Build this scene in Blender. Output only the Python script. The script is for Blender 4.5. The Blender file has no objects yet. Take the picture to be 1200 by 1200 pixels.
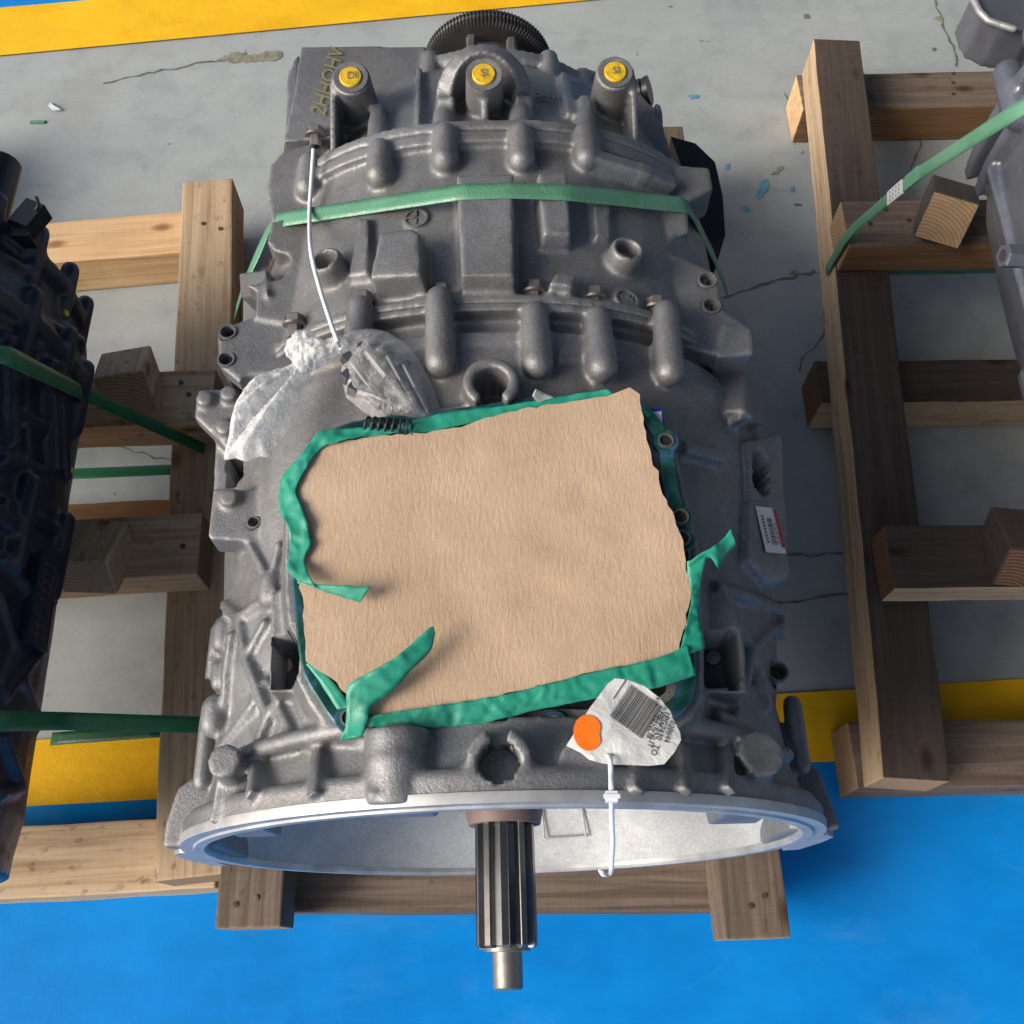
import bpy, bmesh, math, random
from mathutils import Vector, Matrix, noise
from mathutils.bvhtree import BVHTree
from mathutils.geometry import delaunay_2d_cdt
random.seed(7)
S = bpy.context.scene
C = S.collection
R = math.radians
# ------------------------------------------------------------------ camera
F = 1153.0; PITCH = R(65.45); ZA = 0.47; HC = ZA + 0.885
cam = bpy.data.objects.new('camera', bpy.data.cameras.new('camera')); C.objects.link(cam)
cam.location = (0, 0, HC); cam.rotation_euler = (math.pi/2 - PITCH, 0, 0)
cam.data.sensor_width = 36; cam.data.sensor_fit = 'HORIZONTAL'
cam.data.lens = 36*F/1200; cam.data.clip_start = 0.05; cam.data.clip_end = 200
S.camera = cam
# ------------------------------------------------------------------ world, sun
SUN_EL, SUN_AZ = R(33), R(248)     # azimuth clockwise from +Y: light comes from the left front
W = bpy.data.worlds.new("World"); S.world = W; W.use_nodes = True
nt = W.node_tree; bg = nt.nodes['Background']
sky = nt.nodes.new('ShaderNodeTexSky'); sky.sky_type = 'NISHITA'; sky.sun_disc = False
sky.sun_elevation = SUN_EL; sky.sun_rotation = SUN_AZ
sky.air_density = 1.0; sky.dust_density = 4.0; sky.ozone_density = 0.6
nt.links.new(sky.outputs[0], bg.inputs[0]); bg.inputs[1].default_value = 0.15
sl = bpy.data.lights.new('sun', 'SUN'); sl.energy = 3.1; sl.angle = R(30); sl.color = (1, .96, .9)
sun = bpy.data.objects.new('sun', sl); C.objects.link(sun)
sd = Vector((math.sin(SUN_AZ)*math.cos(SUN_EL), math.cos(SUN_AZ)*math.cos(SUN_EL), math.sin(SUN_EL)))
sun.rotation_euler = sd.to_track_quat('Z', 'Y').to_euler(); sun.location = sd*6
S.view_settings.view_transform = 'Standard'; S.view_settings.look = 'None'
S.view_settings.exposure = 0.2; S.view_settings.gamma = 1

# ------------------------------------------------------------------ materials
def lin(r, g, b):
    f = lambda c: (c/255/12.92 if c/255 <= .04045 else ((c/255+.055)/1.055)**2.4)
    return (f(r), f(g), f(b), 1)
class NT:
    def __init__(s, name):
        s.m = bpy.data.materials.new(name); s.m.use_nodes = True
        s.t = s.m.node_tree; s.b = s.t.nodes['Principled BSDF']; s.out = s.t.nodes['Material Output']
    def n(s, typ, **kw):
        nd = s.t.nodes.new(typ)
        for k, v in kw.items():
            if k.startswith('i_'):
                key = k[2:]; key = int(key) if key.isdigit() else key.replace('_', ' ')
                nd.inputs[key].default_value = v
            else: setattr(nd, k, v)
        return nd
    def l(s, a, b): s.t.links.new(a, b)
    def coord(s, scale=(1,1,1), rot=(0,0,0), kind='Object'):
        tc = s.n('ShaderNodeTexCoord'); mp = s.n('ShaderNodeMapping')
        mp.inputs['Scale'].default_value = scale; mp.inputs['Rotation'].default_value = rot
        s.l(tc.outputs[kind], mp.inputs['Vector']); return mp.outputs[0]
    def noise(s, vec, scale, detail=4, rough=.55, dist=0):
        nd = s.n('ShaderNodeTexNoise'); nd.inputs['Scale'].default_value = scale
        nd.inputs['Detail'].default_value = detail; nd.inputs['Roughness'].default_value = rough
        nd.inputs['Distortion'].default_value = dist
        s.l(vec, nd.inputs['Vector']); return nd.outputs['Fac']
    def ramp(s, fac, stops):
        nd = s.n('ShaderNodeValToRGB'); e = nd.color_ramp.elements
        while len(e) < len(stops): e.new(.5)
        for el, (p, c) in zip(e, stops):
            el.position = p; el.color = c if len(c) == 4 else (*c, 1)
        s.l(fac, nd.inputs[0]); return nd.outputs[0]
    def mix(s, fac, a, b, mode='MIX'):
        nd = s.n('ShaderNodeMix', data_type='RGBA', blend_type=mode)
        for sock, v in ((nd.inputs[0], fac), (nd.inputs[6], a), (nd.inputs[7], b)):
            if hasattr(v, 'is_linked') or isinstance(v, bpy.types.NodeSocket): s.l(v, sock)
            else: sock.default_value = v
        return nd.outputs[2]
    def bump(s, hs):
        prev = None
        for h, st, d in hs:
            nd = s.n('ShaderNodeBump'); nd.inputs['Strength'].default_value = st; nd.inputs['Distance'].default_value = d
            s.l(h, nd.inputs['Height'])
            if prev: s.l(prev, nd.inputs['Normal'])
            prev = nd.outputs[0]
        s.l(prev, s.b.inputs['Normal'])
    def set(s, col=None, rough=None, metal=None, spec=None):
        for k, v in (('Base Color', col), ('Roughness', rough), ('Metallic', metal), ('Specular IOR Level', spec)):
            if v is None: continue
            if isinstance(v, bpy.types.NodeSocket): s.l(v, s.b.inputs[k])
            else: s.b.inputs[k].default_value = v
        return s.m
def g(v): return (v, v, v, 1)

def cast_metal(name, dark, light, rough=.5, metal=.35, grain=.35, warm=None, spec=.5):
    m = NT(name); co = m.coord()
    big = m.noise(co, 9, 5, .6); mid = m.noise(co, 85, 4, .6); fine = m.noise(co, 400, 3, .75)
    c = m.ramp(big, [(.3, dark), (.7, light)])
    if warm: c = m.mix(m.ramp(m.noise(co, 5, 5, .65), [(.45, g(0)), (.75, g(.8))]), c, warm)
    c = m.mix(.55, c, m.ramp(fine, [(.35, g(.68)), (.65, g(1.12))]), 'MULTIPLY')
    c = m.mix(.5, c, m.ramp(m.noise(co, 28, 5, .7, .6), [(.3, g(.78)), (.6, g(1.05))]), 'MULTIPLY')
    c = m.mix(m.ramp(m.noise(co, 620, 2, .5), [(.66, g(0)), (.72, g(.55))]), c, light)
    spots = m.ramp(m.noise(co, 330, 2, .5), [(.24, g(.35)), (.31, g(1))])
    c = m.mix(.6, c, spots, 'MULTIPLY')
    m.bump([(mid, .25, .0012), (fine, grain, .0014)])
    r = m.ramp(mid, [(.3, g(rough-.08)), (.7, g(rough+.1))])
    return m.set(c, r, metal, spec)
M = {}
M['alu'] = cast_metal('cast_aluminium', (.165, .167, .171, 1), (.295, .297, .30, 1), .55, .6, .4, (.18, .163, .146, 1))
M['alu_bright'] = cast_metal('cast_aluminium_inside', (.34, .35, .36, 1), (.44, .45, .46, 1), .65, .2, .3)
M['navy'] = cast_metal('navy_black_paint', (.012, .018, .034, 1), (.020, .028, .048, 1), .40, .0, .10, None, .45)
M['bluegrey'] = cast_metal('blue_grey_paint', (.15, .157, .185, 1), (.225, .232, .265, 1), .36, .6, .3)
def simple(name, col, rough=.5, metal=0, nscale=60, var=.12, bump=.1, bd=.0005):
    m = NT(name); co = m.coord(); n = m.noise(co, nscale, 4)
    c = tuple(max(0, x*(1-var)) for x in col[:3])+(1,); d = tuple(min(1, x*(1+var)) for x in col[:3])+(1,)
    m.bump([(m.noise(co, nscale*4, 3), bump, bd)])
    return m.set(m.ramp(n, [(.3, c), (.7, d)]), rough, metal)
M['machined'] = simple('machined_rim', (.40, .40, .395), .5, .6, 40, .2, .15)
M['steel'] = simple('ground_steel', (.24, .235, .23), .24, .95, 30, .2, .05)
M['steel_dull'] = simple('dull_steel', (.26, .24, .22), .45, .8, 50, .25, .2)
M['zinc'] = simple('zinc_bolt', (.22, .22, .22), .28, .9, 80, .15, .05)
M['seal'] = simple('brown_seal', (.17, .115, .095), .6)
M['darkhole'] = simple('dark_hole_metal', (.012, .012, .013), .5)
M['yellow_cap'] = simple('yellow_plastic_cap', lin(196, 160, 34), .5, 0, 160, .3, .25)
M['yellow_mark'] = simple('yellow_paint_mark', lin(225, 205, 60), .6)
M['orange'] = simple('orange_sticker', lin(255, 118, 20), .55, 0, 60, .04, .05)
M['black_plastic'] = simple('black_plastic', (.012, .012, .013), .4)
M['ink'] = simple('black_ink', (.02, .02, .022), .6)
M['ink_grey'] = simple('grey_ink', (.10, .10, .10), .6)
M['crayon'] = simple('yellow_green_crayon', lin(122, 117, 72), .9)
M['white_print'] = simple('white_sticker', (.62, .61, .58), .5, 0, 90, .06, .05)
M['red_print'] = simple('red_print', lin(175, 25, 45), .5)
M['blue_print'] = simple('blue_print', lin(30, 55, 130), .5)
M['zip'] = simple('white_nylon', (.72, .74, .76), .35, 0, 60, .05, .05)
M['rubber'] = simple('grey_gasket_black', (.02, .022, .024), .55)
def gasket():
    m = NT('teal_gasket'); co = m.coord()
    c = m.ramp(m.noise(co, 45, 4, .6, .6), [(.35, (.010, .038, .036, 1)), (.5, (.014, .085, .07, 1)), (.62, (.05, .12, .20, 1)), (.72, (.016, .08, .065, 1))])
    m.bump([(m.noise(co, 300, 3), .2, .0005)])
    return m.set(c, .3, .35)
M['gasket'] = gasket()
def tape(name, a, b):
    m = NT(name); co = m.coord()
    c = m.ramp(m.noise(co, 55, 5, .6), [(.3, a), (.7, b)])
    rg = m.n('ShaderNodeTexNoise', noise_type='RIDGED_MULTIFRACTAL'); rg.inputs['Scale'].default_value = 60; rg.inputs['Detail'].default_value = 4; rg.inputs['Distortion'].default_value = .5
    m.l(co, rg.inputs['Vector'])
    c = m.mix(.45, c, m.ramp(rg.outputs['Fac'], [(.25, g(.62)), (.75, g(1.15))]), 'MULTIPLY')
    m.bump([(rg.outputs['Fac'], .6, .002), (m.noise(co, 700, 2), .3, .0005)])
    return m.set(c, .45, 0)
M['tape'] = tape('green_masking_tape', (.010, .235, .145, 1), (.03, .37, .25, 1))
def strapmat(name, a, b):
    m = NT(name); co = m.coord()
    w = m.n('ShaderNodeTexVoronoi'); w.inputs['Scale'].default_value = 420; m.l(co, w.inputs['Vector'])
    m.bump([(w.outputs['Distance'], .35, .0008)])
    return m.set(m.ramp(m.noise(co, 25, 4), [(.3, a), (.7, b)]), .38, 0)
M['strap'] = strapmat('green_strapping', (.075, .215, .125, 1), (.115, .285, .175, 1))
M['strap_shaded'] = strapmat('green_strapping_shaded', (.012, .12, .05, 1), (.02, .17, .075, 1))  # same green strapping, with the shade on the left put into its colour
def cardboard():
    m = NT('corrugated_cardboard'); co = m.coord()
    cs = m.coord((430, 120, 1), (0, 0, R(16)))
    st = m.noise(cs, 1, 3, .55, .5); big = m.noise(co, 11, 4)
    fib = m.noise(co, 600, 3)
    c = m.ramp(big, [(.3, (.46, .325, .215, 1)), (.7, (.56, .405, .28, 1))])
    c = m.mix(.2, c, m.ramp(st, [(.3, g(.78)), (.7, g(1.0))]), 'MULTIPLY')
    c = m.mix(.5, c, m.ramp(m.noise(co, 24, 6, .7, .5), [(.3, g(.80)), (.55, g(1.0))]), 'MULTIPLY')
    c = m.mix(m.ramp(m.noise(co, 130, 3, .6), [(.72, g(0)), (.78, g(.4))]), c, (.30, .20, .13, 1))
    c = m.mix(.35, c, m.ramp(fib, [(.3, g(.75)), (.65, g(1.0))]), 'MULTIPLY')
    m.bump([(m.noise(co, 14, 3), .15, .006), (st, .30, .0018), (fib, .25, .0006)])
    return m.set(c, .85, 0, .2)
M['card'] = cardboard()
M['card_edge'] = simple('torn_cardboard_edge', (.42, .24, .14), .9, 0, 200, .35, .6, .002)
def wood(name, dark, mid, light, seed=0, spotty=0, sawf=.14):
    m = NT(name)
    tc = m.n('ShaderNodeTexCoord'); oi = m.n('ShaderNodeObjectInfo')
    ad = m.n('ShaderNodeVectorMath', operation='MULTIPLY_ADD')
    m.l(oi.outputs['Random'], ad.inputs[0]); ad.inputs[1].default_value = (7, 13, 5); m.l(tc.outputs['Object'], ad.inputs[2])
    def mapped(sc):
        mp = m.n('ShaderNodeMapping'); mp.inputs['Scale'].default_value = sc; m.l(ad.outputs[0], mp.inputs[0]); return mp.outputs[0]
    grain = m.noise(mapped((3, 85, 85)), 1, 5, .65, .9)
    saw = m.noise(mapped((230, 9, 9)), 1, 2, .5)
    broad = m.noise(mapped((3.5, 14, 14)), 1, 4, .6, .3)
    c = m.ramp(grain, [(.28, dark), (.5, mid), (.72, light)])
    c = m.mix(.5, c, m.ramp(broad, [(.3, g(.7)), (.7, g(1.08))]), 'MULTIPLY')
    c = m.mix(sawf, c, m.ramp(saw, [(.35, g(.72)), (.6, g(1))]), 'MULTIPLY')
    vo = m.n('ShaderNodeTexVoronoi'); vo.inputs['Scale'].default_value = 1; m.l(mapped((7.5, 16, 16)), vo.inputs['Vector'])
    kn = m.ramp(vo.outputs['Distance'], [(.06, (.25, .13, .07, 1)), (.10, (.55, .4, .3, 1)), (.17, g(1))])
    c = m.mix(.75, c, kn, 'MULTIPLY')
    if spotty:
        sp = m.ramp(m.noise(mapped((45, 75, 75)), 1, 3, .6), [(.28, g(.3)), (.40, g(1))])
        c = m.mix(spotty, c, sp, 'MULTIPLY')
    m.bump([(grain, .35, .0025), (saw, .12, .001), (m.noise(mapped((400, 400, 400)), 1, 2), .2, .0006)])
    return m.set(c, .8, 0, .25)
M['wood_fresh'] = wood('fresh_pine', (.46, .27, .13, 1), (.62, .41, .22, 1), (.70, .50, .30, 1))
M['wood_tan'] = wood('tan_pine', (.33, .21, .12, 1), (.50, .36, .225, 1), (.60, .46, .31, 1), 1, .7)
M['wood_grey'] = wood('weathered_brown_pine', (.085, .062, .046, 1), (.15, .112, .085, 1), (.225, .175, .135, 1), 2, .45, .3)
M['wood_dark'] = wood('dark_stained_pine', (.058, .043, .034, 1), (.075, .057, .046, 1), (.098, .077, .062, 1), 3, .35, .32)
M['wood_brown'] = wood('orange_brown_pine', (.15, .075, .035, 1), (.25, .135, .065, 1), (.33, .19, .10, 1), 4)
def endgrain(name, a, b):
    m = NT(name); tc = m.n('ShaderNodeTexCoord'); mp = m.n('ShaderNodeMapping')
    mp.inputs['Location'].default_value = (0, .02, .055); m.l(tc.outputs['Object'], mp.inputs[0])
    mp.inputs['Scale'].default_value = (0, 1, 1)
    w = m.n('ShaderNodeTexWave', wave_type='RINGS', rings_direction='X'); w.inputs['Scale'].default_value = 60
    w.inputs['Distortion'].default_value = 1.2; w.inputs['Detail'].default_value = 2; m.l(mp.outputs[0], w.inputs['Vector'])
    c = m.ramp(w.outputs['Fac'], [(.1, a), (.8, b)])
    co = m.coord(); c = m.mix(.4, c, m.ramp(m.noise(co, 120, 3), [(.3, g(.6)), (.65, g(1))]), 'MULTIPLY')
    m.bump([(w.outputs['Fac'], .3, .001)])
    return m.set(c, .85, 0, .2)
M['end'] = endgrain('pine_end_grain', (.30, .19, .105, 1), (.40, .27, .16, 1))
M['end_dark'] = endgrain('brown_end_grain', (.13, .065, .035, 1), (.24, .13, .075, 1))

def floor_grey():
    m = NT('grey_concrete_paint'); co = m.coord()
    big = m.noise(co, 2.2, 6, .62, .4); mid = m.noise(co, 14, 6, .65, .5); fine = m.noise(co, 160, 4, .6)
    c = m.ramp(big, [(.3, (.29, .325, .325, 1)), (.55, (.355, .38, .378, 1)), (.75, (.315, .325, .31, 1))])
    c = m.mix(.45, c, m.ramp(mid, [(.28, g(.60)), (.5, g(.95)), (.75, g(1.08))]), 'MULTIPLY')
    c = m.mix(.3, c, m.ramp(fine, [(.3, g(.8)), (.6, g(1))]), 'MULTIPLY')
    # dark scuffs and pits
    pit = m.ramp(m.noise(m.coord((1, 1.7, 1)), 21, 3, .6, 1.2), [(.715, g(0)), (.76, g(.85))])
    c = m.mix(pit, c, (.10, .10, .095, 1))
    pit2 = m.ramp(m.noise(co, 75, 2, .5, .4), [(.735, g(0)), (.77, g(.7))])
    c = m.mix(pit2, c, (.13, .13, .125, 1))
    # faint trowel streaks
    stx = m.noise(m.coord((1.5, 26, 1), (0, 0, R(6))), 1, 5, .7)
    c = m.mix(.3, c, m.ramp(stx, [(.3, g(.8)), (.6, g(1))]), 'MULTIPLY')
    # hairline cracks, only in places
    vo = m.n('ShaderNodeTexVoronoi', feature='DISTANCE_TO_EDGE'); vo.inputs['Scale'].default_value = 1.6
    wn = m.n('ShaderNodeTexNoise'); wn.inputs['Scale'].default_value = 5; wn.inputs['Detail'].default_value = 6; m.l(co, wn.inputs[0])
    va = m.n('ShaderNodeVectorMath', operation='MULTIPLY_ADD'); m.l(wn.outputs['Color'], va.inputs[0]); va.inputs[1].default_value = (.35, .35, 0); m.l(co, va.inputs[2])
    m.l(va.outputs[0], vo.inputs['Vector'])
    ck = m.ramp(vo.outputs['Distance'], [(.001, g(.35)), (.004, g(0))])
    gate = m.ramp(m.noise(co, 3.1, 2), [(.58, g(0)), (.64, g(1))])
    ckm = m.mix(1, ck, gate, 'MULTIPLY')
    c = m.mix(ckm, c, (.16, .16, .15, 1))
    m.bump([(mid, .2, .002), (fine, .2, .0008)])
    return m.set(c, m.ramp(mid, [(.3, g(.48)), (.7, g(.65))]), 0, .4)
M['floor'] = floor_grey()
def floor_paint(name, a, b, rough, bstr, spots):
    m = NT(name); co = m.coord()
    c = m.ramp(m.noise(co, 5, 6, .6), [(.3, a), (.7, b)])
    sp = m.ramp(m.noise(co, 130, 3, .6), [(.70, g(0)), (.78, g(spots))])
    c = m.mix(sp, c, (.12, .08, .03, 1))
    sc = m.ramp(m.noise(m.coord((1, 3, 1), (0, 0, .6)), 9, 4, .6), [(.3, g(.88)), (.6, g(1))])
    c = m.mix(1, c, sc, 'MULTIPLY')
    if bstr < .25:
        c = m.mix(m.ramp(m.noise(m.coord((1, 2.2, 1), (0, 0, .4)), 3.2, 7, .72, .8), [(.52, g(0)), (.78, g(.10))]), c, (.30, .38, .45, 1))
        c = m.mix(m.ramp(m.noise(m.coord((4, 60, 1), (0, 0, .9)), 1.2, 4, .7), [(.72, g(0)), (.77, g(.15))]), c, (.35, .45, .55, 1))
    m.bump([(m.noise(co, 55, 3, .5), bstr*.7, .0035), (m.noise(co, 240, 3, .6), bstr, .0012)])
    return m.set(c, rough, 0, .2)
M['blue'] = floor_paint('blue_floor_paint', (.003, .185, .56, 1), (.006, .235, .66, 1), .26, .10, .15)
M['yellow'] = floor_paint('yellow_floor_paint', (.74, .40, .008, 1), (.86, .50, .014, 1), .5, .3, .5)

def film(name, white, rough=.12, scale=70, edge=.55):
    m = NT(name); t = m.t; co = m.coord()
    m.bump([(m.noise(co, scale, 4, .6, 1.0), .7, .004), (m.noise(co, scale*4, 3, .6, .6), .4, .001)])
    m.set((.85, .86, .86, 1), rough, 0, .9)
    tr = m.n('ShaderNodeBsdfTransparent'); tr.inputs[0].default_value = (.97, .97, .97, 1)
    mx = m.n('ShaderNodeMixShader')
    lw = m.n('ShaderNodeLayerWeight'); lw.inputs[0].default_value = .35
    for nd in t.nodes:
        if nd.type == 'BUMP': last = nd
    m.l(last.outputs[0], lw.inputs['Normal'])
    rp = m.ramp(lw.outputs['Facing'], [(.0, g(white)), (.9, g(min(1, white+edge)))])
    nz = m.noise(co, 120, 4, .6, 1.5)
    st = m.mix(1, rp, m.ramp(nz, [(.3, g(.6)), (.7, g(1.25))]), 'MULTIPLY')
    m.l(st, mx.inputs[0]); m.l(tr.outputs[0], mx.inputs[1]); m.l(m.b.outputs[0], mx.inputs[2])
    m.l(mx.outputs[0], m.out.inputs[0]); return m.m
M['film_clear'] = film('clear_plastic_film', .09, .06, 70, .38)
M['film_white'] = film('crinkled_white_plastic_film', .36, .16, 120)
def paper():
    m = NT('wrinkled_white_tag'); co = m.coord()
    c = m.ramp(m.noise(co, 60, 5, .6), [(.3, (.60, .60, .56, 1)), (.7, (.74, .74, .71, 1))])
    m.bump([(m.noise(co, 45, 4, .6, .8), .45, .004), (m.noise(co, 160, 4, .6, .8), .35, .001)])
    return m.set(c, .5, 0)
M['paper'] = paper()

# ------------------------------------------------------------------ mesh toolkit
class MB:
    def __init__(s): s.v = []; s.f = []; s.mi = []
    def add(s, vs, fs, mi=0):
        o = len(s.v); s.v += [Vector(v) for v in vs]; s.f += [tuple(i+o for i in f) for f in fs]; s.mi += [mi]*len(fs); return s
    def loops(s, rings, closed=True, caps=True, mi=0):
        n = len(rings[0]); vs = [p for r in rings for p in r]; fs = []
        for i in range(len(rings)-1):
            for j in range(n if closed else n-1):
                a = i*n+j; b = i*n+(j+1) % n
                fs.append((a, b, b+n, a+n))
        if caps:
            fs.append(tuple(range(n-1, -1, -1))); k = (len(rings)-1)*n; fs.append(tuple(range(k, k+n)))
        return s.add(vs, fs, mi)
    def box(s, c, size, rot=None, mi=0, taper=1):
        c = Vector(c); sx, sy, sz = [q/2 for q in size]; m = rot or Matrix.Identity(3)
        vs = [c + m @ Vector((x*sx*(taper if z > 0 else 1), y*sy*(taper if z > 0 else 1), z*sz)) for z in (-1, 1) for x, y in ((-1, -1), (1, -1), (1, 1), (-1, 1))]
        return s.add(vs, [(3, 2, 1, 0), (4, 5, 6, 7), (0, 1, 5, 4), (1, 2, 6, 5), (2, 3, 7, 6), (3, 0, 4, 7)], mi)
    @staticmethod
    def frame(d):
        d = Vector(d).normalized(); a = Vector((0, 0, 1)) if abs(d.z) < .9 else Vector((0, 1, 0))
        x = a.cross(d).normalized(); return x, d.cross(x), d
    def cyl(s, p0, p1, r0, r1=None, seg=20, mi=0):
        return s.rod(p0, p1, [(0, r0), (1, r0 if r1 is None else r1)], seg, mi)
    def rod(s, p0, p1, prof, seg=20, mi=0):
        p0 = Vector(p0); p1 = Vector(p1); x, y, d = s.frame(p1-p0)
        return s.loops([[p0.lerp(p1, t) + (x*math.cos(a)+y*math.sin(a))*r for a in [2*math.pi*k/seg for k in range(seg)]] for t, r in prof], mi=mi)
    def lathe(s, o, d, prof, seg=32, mi=0, caps=True):   # prof: (distance along d, radius)
        o = Vector(o); x, y, d = s.frame(d)
        return s.loops([[o + d*t + (x*math.cos(a)+y*math.sin(a))*r for a in [2*math.pi*k/seg for k in range(seg)]] for t, r in prof], mi=mi, caps=caps)
    def ringloop(s, o, d, prof, seg=32, mi=0):   # closed profile revolved: torus-like solid
        o = Vector(o); x, y, d = s.frame(d); n = len(prof); vs = []; fs = []
        for k in range(seg):
            a = 2*math.pi*k/seg; u = x*math.cos(a)+y*math.sin(a)
            vs += [o + d*t + u*r for t, r in prof]
        for k in range(seg):
            for j in range(n):
                fs.append((k*n+j, k*n+(j+1) % n, ((k+1) % seg)*n+(j+1) % n, ((k+1) % seg)*n+j))
        return s.add(vs, fs, mi)
    def capsule(s, p0, p1, r0, r1=None, seg=14):
        r1 = r0 if r1 is None else r1; p0 = Vector(p0); p1 = Vector(p1)
        if (p1-p0).length < 1e-6: p1 = p0+Vector((1e-5, 0, 0))
        L = (p1-p0).length; prof = []
        for k in range(5): a = math.pi/2*(1-k/4.001); prof.append((-r0*math.sin(a)/L, max(1e-5, r0*math.cos(a))))
        for k in range(5): a = math.pi/2*(k/4.001); prof.append((1+r1*math.sin(a)/L, max(1e-5, r1*math.cos(a))))
        return s.rod(p0, p1, prof, seg)
    def prism(s, bottom, top, mi=0):
        return s.loops([bottom, top], mi=mi)
    def build(s, name, mat, parent=None, loc=(0, 0, 0), smooth=None, recalc=True):
        me = bpy.data.meshes.new(name); me.from_pydata([tuple(v) for v in s.v], [], s.f)
        mats = mat if isinstance(mat, (list, tuple)) else [mat]
        for m in mats: me.materials.append(m)
        for p, i in zip(me.polygons, s.mi): p.material_index = i
        if recalc:
            bm = bmesh.new(); bm.from_mesh(me); bmesh.ops.recalc_face_normals(bm, faces=bm.faces); bm.to_mesh(me); bm.free()
        if smooth is not None: smooth_by_angle(me, smooth)
        o = bpy.data.objects.new(name, me); C.objects.link(o); o.location = loc
        if parent: o.parent = parent
        return o
def smooth_by_angle(me, deg):
    bm = bmesh.new(); bm.from_mesh(me); lim = R(deg)
    for f in bm.faces: f.smooth = True
    for e in bm.edges:
        e.smooth = len(e.link_faces) == 2 and e.calc_face_angle(0) < lim
    bm.to_mesh(me); bm.free()
def tag(o, label=None, cat=None, group=None, kind=None):
    for k, v in (('label', label), ('category', cat), ('group', group), ('kind', kind)):
        if v: o[k] = v
    return o
def empty(name, loc, rz=0, parent=None):
    o = bpy.data.objects.new(name, None); C.objects.link(o); o.location = loc; o.rotation_euler = (0, 0, rz)
    o.empty_display_size = .05
    if parent: o.parent = parent
    return o
def evaluated(o, dents=()):
    dg = bpy.context.evaluated_depsgraph_get(); me = bpy.data.meshes.new_from_object(o.evaluated_get(dg))
    o.modifiers.clear(); old = o.data; o.data = me; bpy.data.meshes.remove(old)
    return o
def cast(mb, name, mat, parent, loc, voxel=.0026, iters=3, dents=()):
    o = mb.build(name, mat, parent, loc)
    md = o.modifiers.new('r', 'REMESH'); md.mode = 'VOXEL'; md.voxel_size = voxel; md.use_smooth_shade = True
    sm = o.modifiers.new('s', 'SMOOTH'); sm.factor = .5; sm.iterations = iters
    evaluated(o); me = o.data
    me.materials.clear(); me.materials.append(mat)
    for d in dents: d(me)
    for p in me.polygons: p.use_smooth = True
    return o
def dent_round(c, n, r, depth, span=.03):
    c = Vector(c); n = Vector(n).normalized()
    def f(me):
        for v in me.vertices:
            q = v.co-c
            if q.length > r+span: continue
            h = q.dot(n)
            if abs(h) < span and (q-n*h).length < r: v.co -= n*depth
    return f
def in_poly(x, y, P):
    c = False; j = len(P)-1
    for i in range(len(P)):
        xi, yi = P[i]; xj, yj = P[j]
        if (yi > y) != (yj > y) and x < (xj-xi)*(y-yi)/(yj-yi)+xi: c = not c
        j = i
    return c
def dent_poly(P, vmin, depth):
    def f(me):
        for v in me.vertices:
            if v.co.z > vmin and in_poly(v.co.x, v.co.y, P): v.co.z -= depth
    return f
def cr(P, n):   # resample polyline by arc length with Catmull-Rom smoothing
    P = [Vector(p) for p in P]; d = [0]
    for a, b in zip(P, P[1:]): d.append(d[-1]+(b-a).length)
    out = []
    for k in range(n):
        t = d[-1]*k/(n-1); i = 0
        while i < len(P)-2 and d[i+1] < t: i += 1
        u = (t-d[i])/max(1e-9, d[i+1]-d[i]); p1, p2 = P[i], P[i+1]; p0 = P[max(0, i-1)]; p3 = P[min(len(P)-1, i+2)]
        q = .5*((2*p1)+(p2-p0)*u+(2*p0-5*p1+4*p2-p3)*u*u+(3*p1-p0-3*p2+p3)*u**3)
        out.append(p1.lerp(p2, u).lerp(q, .8))
    return out
def ribbon(A, B, n=40, m=5, amp=.0012, freq=90, name='tape', mat=None, parent=None, thick=.0003, smooth=True, straight=False, cup=0):
    if straight:
        def lerpline(P, n):
            P = [Vector(p) for p in P]; d = [0]
            for a, b in zip(P, P[1:]): d.append(d[-1]+(b-a).length)
            o = []
            for k in range(n):
                t = d[-1]*k/(n-1); i = 0
                while i < len(P)-2 and d[i+1] < t: i += 1
                o.append(P[i].lerp(P[i+1], (t-d[i])/max(1e-9, d[i+1]-d[i])))
            return o
        a = lerpline(A, n); b = lerpline(B, n)
    else: a = cr(A, n); b = cr(B, n)
    sd_ = random.random()*50
    mb = MB(); vs = []
    for i in range(n):
        for j in range(m+1):
            p = a[i].lerp(b[i], j/m)
            k = noise.noise(p*freq+Vector((sd_, 0, 0)))*amp*.6 + (.35-abs(noise.noise(p*freq*1.5+Vector((0, sd_, 0))))*1.6)*amp*.7 + noise.noise(p*freq*3.3)*amp*.3
            vs.append(p+Vector((k*.3, k*.3, k+cup*math.sin(math.pi*j/m))))
    fs = [(i*(m+1)+j, i*(m+1)+j+1, (i+1)*(m+1)+j+1, (i+1)*(m+1)+j) for i in range(n-1) for j in range(m)]
    mb.add(vs, fs); o = mb.build(name, mat, parent)
    if smooth:
        for p in o.data.polygons: p.use_smooth = True
    if thick:
        md = o.modifiers.new('t', 'SOLIDIFY'); md.thickness = thick; md.offset = 0; evaluated(o)
    return o
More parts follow.
